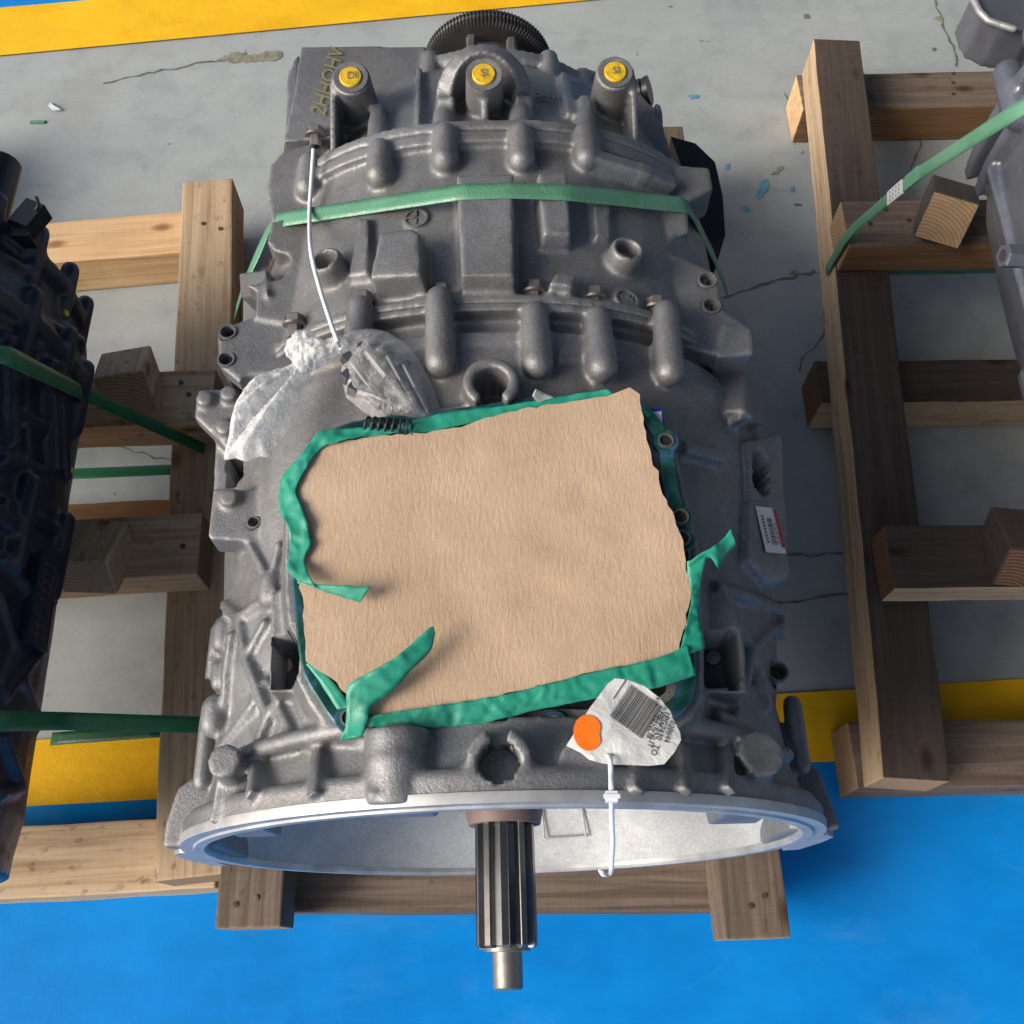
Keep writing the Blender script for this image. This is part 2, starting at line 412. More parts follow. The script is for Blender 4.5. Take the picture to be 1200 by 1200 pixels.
def sheet(outline, zf, step, thick, jag=0, mi_edge=1):
    """outline: 2d world points; zf(x, y) gives the height of the top"""
    P = []
    n = len(outline)
    for i in range(n):
        a = Vector(outline[i]); b = Vector(outline[(i+1) % n]); k = max(1, int((b-a).length/(step*.45 if jag else step)))
        for q in range(k):
            p = a.lerp(b, q/k)
            if jag and q: p = p+Vector((random.uniform(-jag, jag), random.uniform(-jag, jag)))
            P.append(p)
    nb = len(P); xs = [p.x for p in P]; ys = [p.y for p in P]; PT = [(p.x, p.y) for p in P]
    x = min(xs)+step*.5; inner = []
    while x < max(xs):
        y = min(ys)+step*.5
        while y < max(ys):
            q = Vector((x+random.uniform(-.2, .2)*step, y+random.uniform(-.2, .2)*step))
            if in_poly(q.x, q.y, PT) and min((q-p).length for p in P) > step*.4: inner.append(q)
            y += step
        x += step
    r = delaunay_2d_cdt(P+inner, [], [list(range(nb))], 1, 1e-7)
    vs2, fs = r[0], r[2]; N = len(vs2)
    mb = MB()
    mb.add([(p.x, p.y, zf(p.x, p.y)) for p in vs2], [tuple(f) for f in fs])
    if thick:
        o = len(mb.v); mb.v += [Vector((p.x, p.y, zf(p.x, p.y)-thick)) for p in vs2]
        mb.f += [tuple(i+o for i in reversed(f)) for f in fs]; mb.mi += [0]*len(fs)
        cnt = {}
        for f in fs:
            for i in range(len(f)): cnt[(f[i], f[(i+1) % len(f)])] = 1
        for (a, b) in list(cnt):
            if (b, a) not in cnt: mb.f.append((b, a, a+o, b+o)); mb.mi.append(mi_edge)
    return mb
def text_mb(body, size, origin, ux, uy, depth=.0002, extr=0, font_shear=0):
    cu = bpy.data.curves.new('t', 'FONT'); cu.body = body; cu.size = size; cu.extrude = extr; cu.resolution_u = 2; cu.shear = font_shear
    o = bpy.data.objects.new('t', cu); C.objects.link(o)
    dg = bpy.context.evaluated_depsgraph_get(); dg.update(); me = bpy.data.meshes.new_from_object(o.evaluated_get(dg))
    ux = Vector(ux).normalized(); uy = Vector(uy).normalized(); uz = ux.cross(uy); origin = Vector(origin)
    mb = MB(); mb.add([origin+ux*v.co.x+uy*v.co.y+uz*(v.co.z+depth) for v in me.vertices], [tuple(p.vertices) for p in me.polygons])
    bpy.data.objects.remove(o); bpy.data.meshes.remove(me); bpy.data.curves.remove(cu); return mb
# rays of the photograph, in world coordinates
def wray(px, py):
    u = (px-600)/F; w = -(py-600)/F; sp, cp = math.sin(PITCH), math.cos(PITCH)
    return Vector((0, 0, HC)), Vector((u, cp+w*sp, -sp+w*cp)).normalized()
def atz(px, py, z):
    o, d = wray(px, py); return o+d*((z-o.z)/d.z)
class Box:
    """a gearbox: local axes x right, y to the rear, z up, origin on the shaft axis at the bell rim"""
    def __init__(s, loc, yaw, zbase):
        s.M = Matrix.Translation(Vector((loc[0], loc[1], ZA))) @ Matrix.Rotation(yaw, 4, 'Z'); s.Mi = s.M.inverted()
        s.root = empty('gearbox', (loc[0], loc[1], zbase), yaw); s.off = (0, 0, ZA-zbase); s.bvh = None
    def ray(s, px, py):
        o, d = wray(px, py); return s.Mi @ o, (s.Mi.to_3x3() @ d).normalized()
    def atY(s, px, py, Y):
        o, d = s.ray(px, py); return o+d*((Y-o.y)/d.y)
    def atV(s, px, py, v):
        o, d = s.ray(px, py); return o+d*((v-o.z)/d.z)
    def hit(s, px, py, v=.1):
        o, d = s.ray(px, py); h = s.bvh.ray_cast(o, d)
        if h[0] is None: return s.atV(px, py, v), Vector((0, 0, 1))
        n = h[1]
        if n.dot(d) > 0: n = -n
        return h[0], n
    def H(s, px, py, v=.1): return s.hit(px, py, v)[0]
    def setb(s, mbs):
        vs = []; fs = []
        for m in mbs:
            o = len(vs); vs += m.v; fs += [tuple(i+o for i in f) for f in m.f]
        s.bvh = BVHTree.FromPolygons(vs, fs)
    def part(s, mb, name, mat, smooth=30, parent=None):
        return mb.build(name, mat, parent or s.root, s.off if not parent else (0, 0, 0), smooth)
    # cast features laid on the base body
    def rib(s, mb, pts, r, lift=0, r1=None):
        P = [s.hit(*p) for p in pts if s.bvh.ray_cast(*s.ray(*p))[0] is not None]
        for (a, na), (b, nb) in zip(P, P[1:]):
            d = (b-a).normalized(); a_ = a-d*r*.5; b_ = b+d*r*.5
            for _ in (0,):
                A0, B0 = [], []
                for (p, n) in ((a_, na), (b_, nb)):
                    t = d.cross(n).normalized(); A0.append([p-n*.012-t*r*1.5, p-n*.012+t*r*1.5, p+n*(r*1.15+lift)+t*r*.62, p+n*(r*1.15+lift)-t*r*.62])
                mb.loops(A0)
    def pad(s, mb, pts, h, sink=.02, inset=1.0, up=None):
        P = [s.hit(*p) for p in pts]
        n = up or sum((q[1] for q in P), Vector()).normalized()
        n = Vector(n); c = sum((q[0] for q in P), Vector())/len(P)
        mb.prism([q[0]-n*sink for q in P], [c+(q[0]-c)*inset+n*h for q in P])
    def plate(s, mb, pts, v, th, mi=0):
        P = [s.atV(p[0], p[1], p[2] if len(p) > 2 else v) for p in pts]
        mb.prism([p-Vector((0, 0, th)) for p in P], P, mi)
    def finger(s, mb, a, b, r0, r1, lift=.004):
        (p, n), (q, m) = s.hit(*a), s.hit(*b); mb.capsule(p+n*lift, q+m*lift, r0, r1, 16)
    def boss(s, mb, px, py, r, h, tilt=None, sink=.03, r1=None):
        p, n = s.hit(px, py); d = Vector(tilt).normalized() if tilt else n
        mb.cyl(p-d*sink, p+d*h, r1 or r, r, 22); return p+d*h, d
def loft(st, nseg=56):
    rings = []
    for (Y, xl, xr, vt, vb, n) in st:
        ring = []; xc = 0
        for k in range(nseg):
            a = 2*math.pi*k/nseg; c, q = math.cos(a), math.sin(a)
            w = xr if c > 0 else -xl; hgt = vt if q > 0 else -vb; e = 2/n if q > 0 else 2/2.4
            ring.append(Vector((math.copysign(abs(c)**e, c)*w, Y, math.copysign(abs(q)**e, q)*hgt)))
        rings.append(ring)
    return MB().loops(rings)

# ------------------------------------------------------------------ the floor
fl = MB(); fl.add([(-14, -10, 0), (14, -10, 0), (14, 18, 0), (-14, 18, 0)], [(0, 1, 2, 3)])
tag(fl.build('floor', M['floor']), kind='structure')
def strip(p0, p1, q0, q1, z, name, mat):      # quad between two painted edges given by photo points, run on past the frame
    a, b, c, d = [atz(*p, 0) for p in (p0, p1, q0, q1)]
    def ext(a, b, x): return a+(b-a)*((x-a.x)/(b.x-a.x))
    mb = MB(); vs = []
    N = 60
    for k in range(N+1):
        x = -6+12*k/N
        vs += [Vector((ext(a, b, x).x, ext(a, b, x).y, z)), Vector((ext(c, d, x).x, ext(c, d, x).y, z))]
    mb.add(vs, [(2*k, 2*k+2, 2*k+3, 2*k+1) for k in range(N)]); return mb.build(name, mat)
e_far_y0, e_far_y1 = ((0, 67), (690, 2)), ((0, 11), (130, 0))
tag(strip(*e_far_y0, *e_far_y1, .004, 'yellow_line', M['yellow']), kind='structure')
tag(strip((75, 866), (1200, 796), (75, 943), (1200, 880), .004, 'yellow_line', M['yellow']), kind='structure')
def half(p0, p1, yend, name, mat):
    a, b = atz(*p0, 0), atz(*p1, 0)
    def ext(x): return a+(b-a)*((x-a.x)/(b.x-a.x))
    l, r = ext(-12), ext(12)
    mb = MB(); mb.add([(l.x, l.y, .0038), (r.x, r.y, .0038), (12, yend, .0038), (-12, yend, .0038)], [(0, 1, 2, 3)])
    return tag(mb.build(name, mat), kind='structure')
half((75, 943), (1200, 880), -9, 'blue_floor', M['blue'])
half((0, 11), (130, 0), 16, 'blue_floor', M['blue'])
# marks lying on the floor: a filled crack, paint drips
def blot(pts, mat, name, jag=.002, z=.0012):
    P = [atz(*p, 0) for p in pts]
    mb = sheet([(p.x, p.y) for p in P], lambda x, y: z, .012, 0, jag)
    return tag(mb.build(name, mat), kind='structure')
M['crack'] = simple('dark_crack_fill', (.13, .13, .12), .8, 0, 60, .4, .4, .002)
M['stain'] = simple('olive_stain', (.20, .20, .14), .7, 0, 90, .35, .3, .002)
M['bluedrip'] = simple('blue_paint_drip', (.10, .27, .36), .5, 0, 60, .2, .2)
def crack(pts, w, mat=None, name='floor_crack'):
    P = [atz(*p, 0) for p in pts]; Q = []
    for a, b in zip(P, P[1:]):
        k = max(2, int((b-a).length/.012))
        for i in range(k): Q.append(a.lerp(b, i/k)+Vector((random.uniform(-1, 1), random.uniform(-1, 1), 0))*.0035)
    Q.append(P[-1]); vs = []
    for i, q in enumerate(Q):
        d = (Q[min(i+1, len(Q)-1)]-Q[max(i-1, 0)]).normalized(); nn = Vector((-d.y, d.x, 0)); ww = w*random.uniform(.25, 1.3)*.5
        vs += [q+nn*ww+Vector((0, 0, .001)), q-nn*ww+Vector((0, 0, .001))]
    mb = MB(); mb.add(vs, [(2*i, 2*i+1, 2*i+3, 2*i+2) for i in range(len(Q)-1)])
    return tag(mb.build(name, mat or M['crack'], recalc=False), kind='structure')
crack([(122, 97), (165, 88), (205, 80), (245, 72), (275, 69), (330, 66)], .004)
blot([(252, 70), (270, 62), (300, 64), (322, 60), (331, 64), (326, 70), (305, 71), (280, 74)], M['stain'], 'floor_stain', .005)
crack([(1095, 0), (1105, 30), (1118, 60), (1120, 78)], .005); crack([(845, 350), (890, 335), (918, 328), (955, 318)], .005)
crack([(920, 110), (950, 165), (968, 192), (972, 215), (976, 260)], .003); crack([(936, 435), (945, 415), (960, 400), (968, 375)], .004)
crack([(1080, 165), (1072, 190), (1066, 205)], .004)
crack([(900, 706), (950, 702), (1005, 695)], .0035); crack([(900, 654), (940, 651), (1003, 649)], .004)
crack([(105, 518), (150, 527), (200, 540)], .002)
blot([(885, 232), (890, 215), (899, 210), (901, 218), (893, 232)], M['bluedrip'], 'paint_splash')
blot([(902, 206), (912, 196), (918, 195), (912, 204)], M['stain'], 'floor_stain')
blot([(806, 113), (812, 111), (820, 112), (817, 116), (810, 117)], M['bluedrip'], 'paint_splash'); blot([(868, 244), (876, 242), (880, 249), (873, 248)], M['bluedrip'], 'paint_splash')
blot([(849, 193), (856, 192), (854, 199), (850, 199)], M['bluedrip'], 'paint_splash'); blot([(926, 220), (931, 219), (931, 224), (927, 225)], M['bluedrip'], 'paint_splash')
for (x, y, r_) in [(1102, 22, 10), (1128, 30, 11), (1148, 45, 12), (1095, 58, 6), (945, 20, 8), (935, 240, 7), (785, 8, 4), (930, 320, 9), (1020, 210, 4)]:
    blot([(x+.7*r_*math.cos(a)*random.uniform(.4, 1.2), y+.4*r_*math.sin(a)*random.uniform(.4, 1.2)) for a in [k*.785 for k in range(8)]], M['stain'] if r_ > 8 else M['crack'], 'floor_stain', .003)
# crumbs
def crumb(px, py, pts, mat, name, label, cat):
    c = atz(px, py, 0); mb = MB()
    P = [Vector((c.x+x, c.y+y, .003+zz)) for x, y, zz in pts]
    mb.prism([p-Vector((0, 0, .0022)) for p in P], P); return tag(mb.build(name, mat, None), label, cat)
crumb(66, 127, [(-.012, .012, 0), (-.004, .002, .004), (.012, -.008, .002), (-.002, -.010, .003), (-.012, 0, .004)], M['zip'], 'peel_scrap', 'small curled white plastic scrap on the grey floor', 'scrap')
crumb(45, 144, [(-.014, .003, 0), (.013, .004, 0), (.013, -.003, 0), (-.014, -.004, 0)], M['strap'], 'strap_scrap', 'short snippet of green strapping lying on the grey floor', 'scrap')
for k, (x, y, s_) in enumerate([(80, 1124, .006), (86, 1140, .004), (84, 1173, .005), (76, 1120, .003)]):
    o_ = crumb(x, y, [(s_*math.cos(a)*random.uniform(.5, 1.1), s_*math.sin(a)*random.uniform(.5, 1.1), 0) for a in (0, 1, 2.1, 3.3, 4.4, 5.3)], M['white_print'], 'paint_chip', 'tiny white chip on the blue floor at lower left', 'chip'); o_['group'] = 'white chips on the blue floor'

# unseen slab added overhead to shade the scene; left and front sides stay open
M['shade_roof'] = simple('dark_shade_roof', (.06, .06, .06), .7)
rf = MB(); rf.add([(-.55, -.6, 3.1), (9, -.6, 3.1), (9, 9, 3.1), (-.55, 9, 3.1), (-.55, -.6, 3.2), (9, -.6, 3.2), (9, 9, 3.2), (-.55, 9, 3.2)], [(0, 1, 2, 3), (7, 6, 5, 4), (0, 4, 5, 1), (1, 5, 6, 2), (2, 6, 7, 3), (3, 7, 4, 0)])
tag(rf.build('shade_roof', M['shade_roof']), kind='structure')
# ------------------------------------------------------------------ pallets
CZ, SZ, UZ = .078, .152, .212
def beam(root, p0, p1, ztop, h, w, mat, end, name, world=False, dz=0, side=None):
    a = Vector(p0) if world else atz(*p0, ztop); b = Vector(p1) if world else atz(*p1, ztop)
    L = (b-a).length; ang = math.atan2(b.y-a.y, b.x-a.x); bm = bmesh.new()
    bmesh.ops.create_cube(bm, size=1)
    for v in bm.verts: v.co = Vector((v.co.x*L, v.co.y*w, v.co.z*h))
    bmesh.ops.bevel(bm, geom=bm.edges[:], offset=.0025, segments=2, affect='EDGES', profile=.6)
    geo = bmesh.ops.bisect_plane
    for k in range(1, int(L/.035)):
        geo(bm, geom=bm.verts[:]+bm.edges[:]+bm.faces[:], plane_co=(-L/2+k*.035, 0, 0), plane_no=(1, 0, 0))
    s_ = random.random()*90
    for v in bm.verts:
        e = noise.noise(Vector((v.co.x*14, v.co.y*30+s_, v.co.z*30)))*.0016+noise.noise(Vector((v.co.x*3+s_, 0, 0)))*.002
        v.co.y += e; v.co.z += noise.noise(Vector((v.co.x*11+s_, v.co.y*25, 5)))*.0012
    for f in bm.faces:
        if abs(f.normal.x) > .8: f.material_index = 1
        elif abs(f.normal.y) > .8: f.material_index = 2
        f.smooth = False
    me = bpy.data.meshes.new(name); bm.to_mesh(me); bm.free(); me.materials.append(M[mat]); me.materials.append(M[end]); me.materials.append(M[side or mat])
    o = bpy.data.objects.new(name, me); C.objects.link(o); o.parent = root
    c = (a+b)/2; o.location = Vector((c.x, c.y, ztop-h/2+dz))-Vector(root.location); o.rotation_euler = (0, 0, ang); return o
def chock(root, px, py, zbot, size, rz, tilt, mat='wood_tan', end='end'):
    c = atz(px, py, zbot+size[2]/2); bm = bmesh.new(); bmesh.ops.create_cube(bm, size=1)
    for v in bm.verts: v.co = Vector((v.co.x*size[0], v.co.y*size[1], v.co.z*size[2]))
    bmesh.ops.bevel(bm, geom=bm.edges[:], offset=.002, segments=1, affect='EDGES')
    for f in bm.faces:
        if abs(f.normal.x) > .8: f.material_index = 1
    me = bpy.data.meshes.new('chock'); bm.to_mesh(me); bm.free(); me.materials.append(M[mat]); me.materials.append(M[end])
    o = bpy.data.objects.new('chock', me); C.objects.link(o); o.parent = root; o.location = c-Vector(root.location)
    o.rotation_euler = (tilt[0], tilt[1], rz); return o
# left pallet
pl = empty('pallet', (-.62, .65, 0)); tag(pl, 'tan wooden pallet under the black gearbox on the left', 'pallet', 'wooden pallets under the gearboxes')
beam(pl, (243, 211), (221, 1029), SZ, .074, .08, 'wood_tan', 'end', 'stringer')
pb = atz(221, 1029, SZ); beam(pl, (pb.x-.62, pb.y, SZ), (pb.x-.62-.06, pb.y+1.2, SZ), SZ, .074, .08, 'wood_tan', 'end', 'stringer', True)
beam(pl, (-330, 318), (270, 266), CZ, .076, .085, 'wood_fresh', 'end', 'crossbeam')
beam(pl, (-250, 480), (250, 463), UZ, .058, .085, 'wood_tan', 'end', 'crossbeam')
beam(pl, (-280, 662), (234, 637), UZ, .058, .085, 'wood_tan', 'end', 'crossbeam')
beam(pl, (-280, 640), (270, 612), CZ, .076, .085, 'wood_brown', 'end', 'crossbeam', dz=-.001)
beam(pl, (-330, 1030), (255, 996), CZ, .076, .085, 'wood_tan', 'end', 'crossbeam')
chock(pl, 152, 448, UZ-.004, (.075, .066, .062), R(-78), (0, R(-30), 0)); chock(pl, 112, 652, UZ-.004, (.075, .066, .055), R(-92), (0, R(-26), 0))
# middle pallet
pm = empty('pallet', (-.01, .65, 0)); tag(pm, 'weathered brown wooden pallet under the grey gearbox in the middle', 'pallet', 'wooden pallets under the gearboxes')
ml, mr = atz(290, 1087, SZ), atz(889, 1100, SZ)
beam(pm, ml, ml+Vector((-.035, 1.22, 0)), SZ, .074, .075, 'wood_grey', 'end', 'stringer', True)
beam(pm, mr, mr+Vector((-.035, 1.22, 0)), SZ, .074, .075, 'wood_grey', 'end', 'stringer', True)
mc = (ml+mr)/2
for k, (yy, zt, hh, mt) in enumerate([(.062, CZ, .076, 'wood_grey'), (.56, CZ, .076, 'wood_brown'), (1.12, CZ, .076, 'wood_brown'), (.30, UZ-.002, .058, 'wood_brown'), (.85, UZ-.002, .058, 'wood_brown')]):
    beam(pm, (ml.x-.03-.028*yy, ml.y+yy, zt), (mr.x+.03-.028*yy, ml.y+yy, zt), zt, hh, .085, mt, 'end', 'crossbeam', True)
# right pallet
pr = empty('pallet', (.75, .75, 0)); tag(pr, 'dark weathered wooden pallet under the blue grey gearbox on the right', 'pallet', 'wooden pallets under the gearboxes')
so = beam(pr, (981, 46), (1075, 914), SZ, .074, .08, 'wood_dark', 'end', 'stringer', side='wood_tan')
sp_ = atz(1075, 914, SZ); beam(pr, (sp_.x+.62, sp_.y, SZ), (sp_.x+.70, sp_.y+1.2, SZ), SZ, .074, .08, 'wood_dark', 'end', 'stringer', True)
beam(pr, (937, 108), (1560, 96), CZ, .076, .085, 'wood_grey', 'wood_fresh', 'crossbeam', side='wood_brown')
beam(pr, (958, 448), (1560, 440), CZ, .076, .075, 'wood_dark', 'end_dark', 'crossbeam', side='wood_tan')
beam(pr, (999, 884), (1560, 878), CZ, .076, .085, 'wood_grey', 'end', 'crossbeam')
beam(pr, (990, 262), (1560, 256), UZ, .058, .085, 'wood_grey', 'end', 'crossbeam', side='wood_brown')
beam(pr, (1042, 652), (1560, 648), UZ, .050, .085, 'wood_dark', 'end_dark', 'crossbeam', side='wood_tan')
chock(pr, 1108, 248, UZ-.006, (.09, .066, .068), R(-112), (0, R(-30), 0), 'wood_dark', 'end'); chock(pr, 1196, 642, UZ-.006, (.08, .07, .06), R(-96), (0, R(-26), 0), 'wood_dark', 'end_dark')

def nail(root, px, py, z):
    c = atz(px, py, z+.0006)-Vector(root.location); MB().lathe(c, (random.uniform(-.1, .1), random.uniform(-.1, .1), 1), [(-.002, .0034), (.0006, .0034), (.0009, 1e-4)], 10, caps=False).build('nail', M['nail'], root, (0, 0, 0), 30)
M['nail'] = simple('rusty_nail', (.10, .075, .06), .6, .6, 200, .3, .2)
for x, y in [(1117, 86), (1117, 97), (1117, 110), (1020, 92), (1022, 112)]: nail(pr, x, y, CZ)
for x, y in [(1020, 262), (1038, 246), (1065, 258)]: nail(pr, x, y, UZ)
for x, y in [(1062, 660), (1070, 640)]: nail(pr, x, y, UZ)
for x, y in [(238, 262), (258, 268), (216, 985), (236, 1002)]: nail(pl, x, y, SZ)
for x, y in [(214, 640), (221, 462), (212, 448)]: nail(pl, x, y, UZ)
for x, y in [(276, 1060), (300, 1052), (880, 1062), (896, 1050)]: nail(pm, x, y, SZ)
# ------------------------------------------------------------------ the gearbox in the middle
G = Box((-.006, .089), R(1.5), .212)
tag(G.root, 'bare grey aluminium gearbox strapped on the middle pallet, splined shaft pointing forward', 'gearbox', 'gearboxes on pallets')
bell_loft = loft([(.084, -.240, .236, .222, -.232, 2.05), (.13, -.252, .246, .226, -.24, 2.05), (.205, -.252, .252, .226, -.24, 2.05), (.29, -.258, .258, .227, -.235, 2.1),
                  (.35, -.256, .258, .225, -.23, 2.2), (.366, -.254, .254, .222, -.23, 2.2), (.372, -.243, .238, .211, -.225, 2.3), (.402, -.243, .238, .211, -.225, 2.3)])
main_loft = loft([(.40, -.246, .240, .222, -.225, 2.3), (.455, -.244, .232, .216, -.222, 2.35), (.52, -.240, .232, .212, -.22, 2.4), (.602, -.228, .228, .207, -.215, 2.4)])
rear_loft = loft([(.60, -.226, .226, .207, -.21, 2.4), (.66, -.215, .215, .185, -.2, 2.2), (.73, -.21, .195, .165, -.19, 2.2), (.775, -.21, .17, .142, -.17, 2.1), (.80, -.17, .13, .11, -.13, 2)])
RS = .966   # rim scale
shell = MB().ringloop((0, 0, 0), (0, 1, 0), [(y_, r_*RS) for y_, r_ in [(.002, .2545), (.002, .274), (.018, .274), (.02, .262), (.05, .252), (.10, .248), (.10, .222), (.05, .236), (.015, .2545)]], 96)
shell_o = MB().lathe((0, 0, 0), (0, 1, 0), [(y_, r_*RS) for y_, r_ in [(.0, .274), (.018, .274), (.02, .262), (.05, .252), (.10, .248)]], 96)
G.setb([bell_loft, main_loft, rear_loft, shell_o])
dents = {'bell': [], 'main': [], 'rear': []}
holes = []
def hole(px, py, r, where, v=None, depth=.02):
    if v is None: p, n = G.hit(px, py)
    else: p, n = G.atV(px, py, v), Vector((0, 0, 1))
    dents[where].append(dent_round(p, n, r*1.12, depth))
    mb = MB().lathe(p, n, [(-depth+.002, 1e-4), (-depth+.002, r), (-.0005, r), (.0012, r*1.08), (.0012, r*1.3), (-.001, r*1.42)], 24, caps=False)
    holes.append(mb)
bm_ = MB(); bm_.add(bell_loft.v, bell_loft.f); bm_.add(shell.v, shell.f)
# ears at both ends of the rim
for sx in (-1, 1):
    ex_ = .001 if sx < 0 else -.005
    bm_.prism([Vector((sx*(x_+ex_*(x_ > .26)*(.4+.6*(y_ > .01))), y_, -.10)) for x_, y_ in ((.235, .003), (.279, .003), (.279, .020), (.272, .050), (.262, .058), (.235, .062))], [Vector((sx*(x_+ex_*(x_ > .26)*(.4+.6*(y_ > .01))), y_, .040)) for x_, y_ in ((.235, .003), (.279, .003), (.279, .020), (.272, .050), (.262, .058), (.235, .062))])
    bm_.capsule((sx*.243, .05, .07), (sx*.243, .10, .07), .008)
# flange webs along the top of the rim
def arcbar(mb, r0, a0, a1, y0, y1, rr, n=9):
    P = []
    for k in range(n):
        t = k/(n-1); a = R(a0+(a1-a0)*t); P.append(Vector((math.sin(a)*r0, y0+(y1-y0)*t, math.cos(a)*r0)))
    for a, b in zip(P, P[1:]): mb.capsule(a, b, rr, rr, 10)
arcbar(bm_, .252, -50, -20, .050, .055, .0065); arcbar(bm_, .250, 20, 52, .056, .05, .007)
arcbar(bm_, .258, -62, 62, .015, .015, .0075, 25)
# big horizontal boss, hook, right-hand block, end bosses
c1 = G.atV(466, 868, .247); c1.z -= .004
bm_.capsule(Vector((c1.x, .028, c1.z)), c1+Vector((0, -.008, 0)), .0215, .0205, 24); bm_.cyl(Vector((c1.x, .0025, c1.z-.004)), Vector((c1.x, .05, c1.z)), .0222, .0212, 26); bm_.box((c1.x, .028, c1.z-.035), (.045, .05, .06))
b1 = G.atV(262, 891, .20); bm_.cyl(b1+Vector((.012, -.012, -.11)), b1, .0125, .0118, 22); bm_.prism([Vector((b1.x+x_, y_, b1.z-.11)) for x_, y_ in ((-.016, .003), (.020, .003), (.022, b1.y), (-.006, b1.y))], [Vector((b1.x+x_, y_, b1.z-.020)) for x_, y_ in ((-.012, .003), (.016, .003), (.012, b1.y), (-.009, b1.y))])
b2 = G.atV(893, 882, .20); bm_.cyl(b2+Vector((-.012, -.012, -.11)), b2, .017, .016, 22); bm_.prism([Vector((b2.x+x_, y_, b2.z-.11)) for x_, y_ in ((-.022, .003), (.018, .003), (.01, b2.y), (-.022, b2.y))], [Vector((b2.x+x_, y_, b2.z-.022)) for x_, y_ in ((-.018, .003), (.013, .003), (.010, b2.y), (-.014, b2.y))])
hk = G.atV(585, 893, .258)
def cring(mb, c, n, r, w, h, a0, a1, seg=26):
    x, y, d = MB.frame(n); c = Vector(c)
    rings = []
    for k in range(seg+1):
        a = R(a0+(a1-a0)*k/seg); u = x*math.cos(a)+y*math.sin(a)
        rings.append([c+u*(r-w)-d*h, c+u*(r+w)-d*h, c+u*(r+w), c+u*(r-w)])
    mb.loops(rings)
cring(bm_, hk+Vector((0, 0, .006)), (0, -.1, 1), .0165, .0042, .03, 110, 430)
dents['bell'].append(dent_round(hk, (0, 0, 1), .0125, .06, .05))
bm_.box((hk.x, .014, hk.z-.018), (.05, .022, .036))
blk = [(652, 925), (656, 882), (668, 868), (700, 868), (716, 885), (716, 928)]
bm_.prism([G.atV(x, y, .15) for x, y in blk], [G.atV(x, y, .256) for x, y in blk])
# walls between rim and cover opening
for xx in (300, 372, 440): G.rib(bm_, [(xx, 930), (xx+4, 880)], .006)
for xx in (745, 800, 850): G.rib(bm_, [(xx, 925), (xx-2, 880)], .006)
# cover frame base (flat raised deck)
FV = .236
frame_px = [(372, 520), (420, 500), (520, 488), (640, 472), (742, 476), (779, 516), (784, 560), (792, 600), (799, 640), (803, 700), (806, 800), (796, 826), (772, 842), (735, 853), (650, 852), (590, 858), (530, 857), (440, 856), (404, 846), (378, 810), (362, 778), (352, 690), (350, 600)]
frame = [G.atV(x, y, FV) for x, y in frame_px]
fc = sum(frame, Vector())/len(frame)
def scaled(P, d): return [p+(p-fc).normalized()*d for p in P]
wl = scaled(frame, .012)
bm_.prism([p+Vector((0, 0, -.04)) for p in scaled(frame, .022)], [p+Vector((0, 0, -.006)) for p in wl])
inner2d = [(p.x, p.y) for p in scaled(frame, -.008)]
# left brackets and flank
G.plate(bm_, [(231, 457), (312, 452), (326, 500), (300, 524), (275, 532), (268, 528), (227, 488)], .128, .018)
G.plate(bm_, [(252, 520), (318, 515), (326, 578), (268, 577), (262, 600), (248, 600)], .112, .05)
G.plate(bm_, [(250, 572), (322, 574), (334, 600), (338, 690), (298, 634), (246, 632), (244, 628)], .150, .03)
for (x, y, v) in [(242, 470, .128), (270, 464, .130), (265, 503, .128), (270, 586, .150)]:
    p = G.atV(x, y, v); bm_.cyl(p-Vector((0, 0, .01)), p+Vector((0, 0, .007)), .0085, .0078, 20)
hole(297, 612, .0042, 'bell', .151, .012)
dents['bell'].append(dent_poly([(p.x, p.y) for p in [G.atV(x, y, .112) for x, y in [(267, 536), (287, 536), (291, 568), (268, 570)]]], .06, .06))
for pts, r_ in [([(296, 636), (322, 690), (345, 728)], .006), ([(258, 690), (268, 710), (284, 724)], .006), ([(284, 724), (318, 700), (330, 640)], .005), ([(284, 724), (292, 770), (318, 842)], .006),
                ([(292, 770), (314, 730)], .005), ([(262, 740), (256, 790), (250, 830), (246, 870)], .009), ([(276, 745), (270, 790), (268, 840), (262, 880)], .006), ([(262, 880), (300, 830), (318, 800)], .006),
                ([(318, 842), (345, 800), (352, 770)], .006), ([(318, 842), (305, 880)], .006), ([(330, 830), (350, 875)], .006), ([(255, 650), (252, 700), (248, 740)], .007), ([(345, 800), (372, 870)], .005)]:
    G.rib(bm_, pts, r_)
for (x, y, r_) in [(264, 752, .011), (252, 848, .012), (318, 700, .010), (258, 800, .008)]:
    p, n = G.hit(x, y); bm_.capsule(p, p+Vector((0, .012, 0)), r_)
# left and right mounting pads with pockets
for poly, v, pk in [([(318, 692), (352, 690), (362, 745), (358, 812), (315, 812), (316, 742)], .205, [(320, 748), (357, 746), (356, 804), (319, 806)]),
                    ([(816, 700), (850, 690), (872, 740), (876, 812), (820, 812), (812, 760)], .205, [(822, 745), (862, 738), (868, 806), (822, 806)])]:
    P = [G.atV(x, y, v) for x, y in poly]
    bm_.prism([p-Vector((0, 0, .07)) for p in P], P)
    dents['bell'].append(dent_poly([(p.x, p.y) for p in [G.atV(x, y, v) for x, y in pk]], .15, .045))
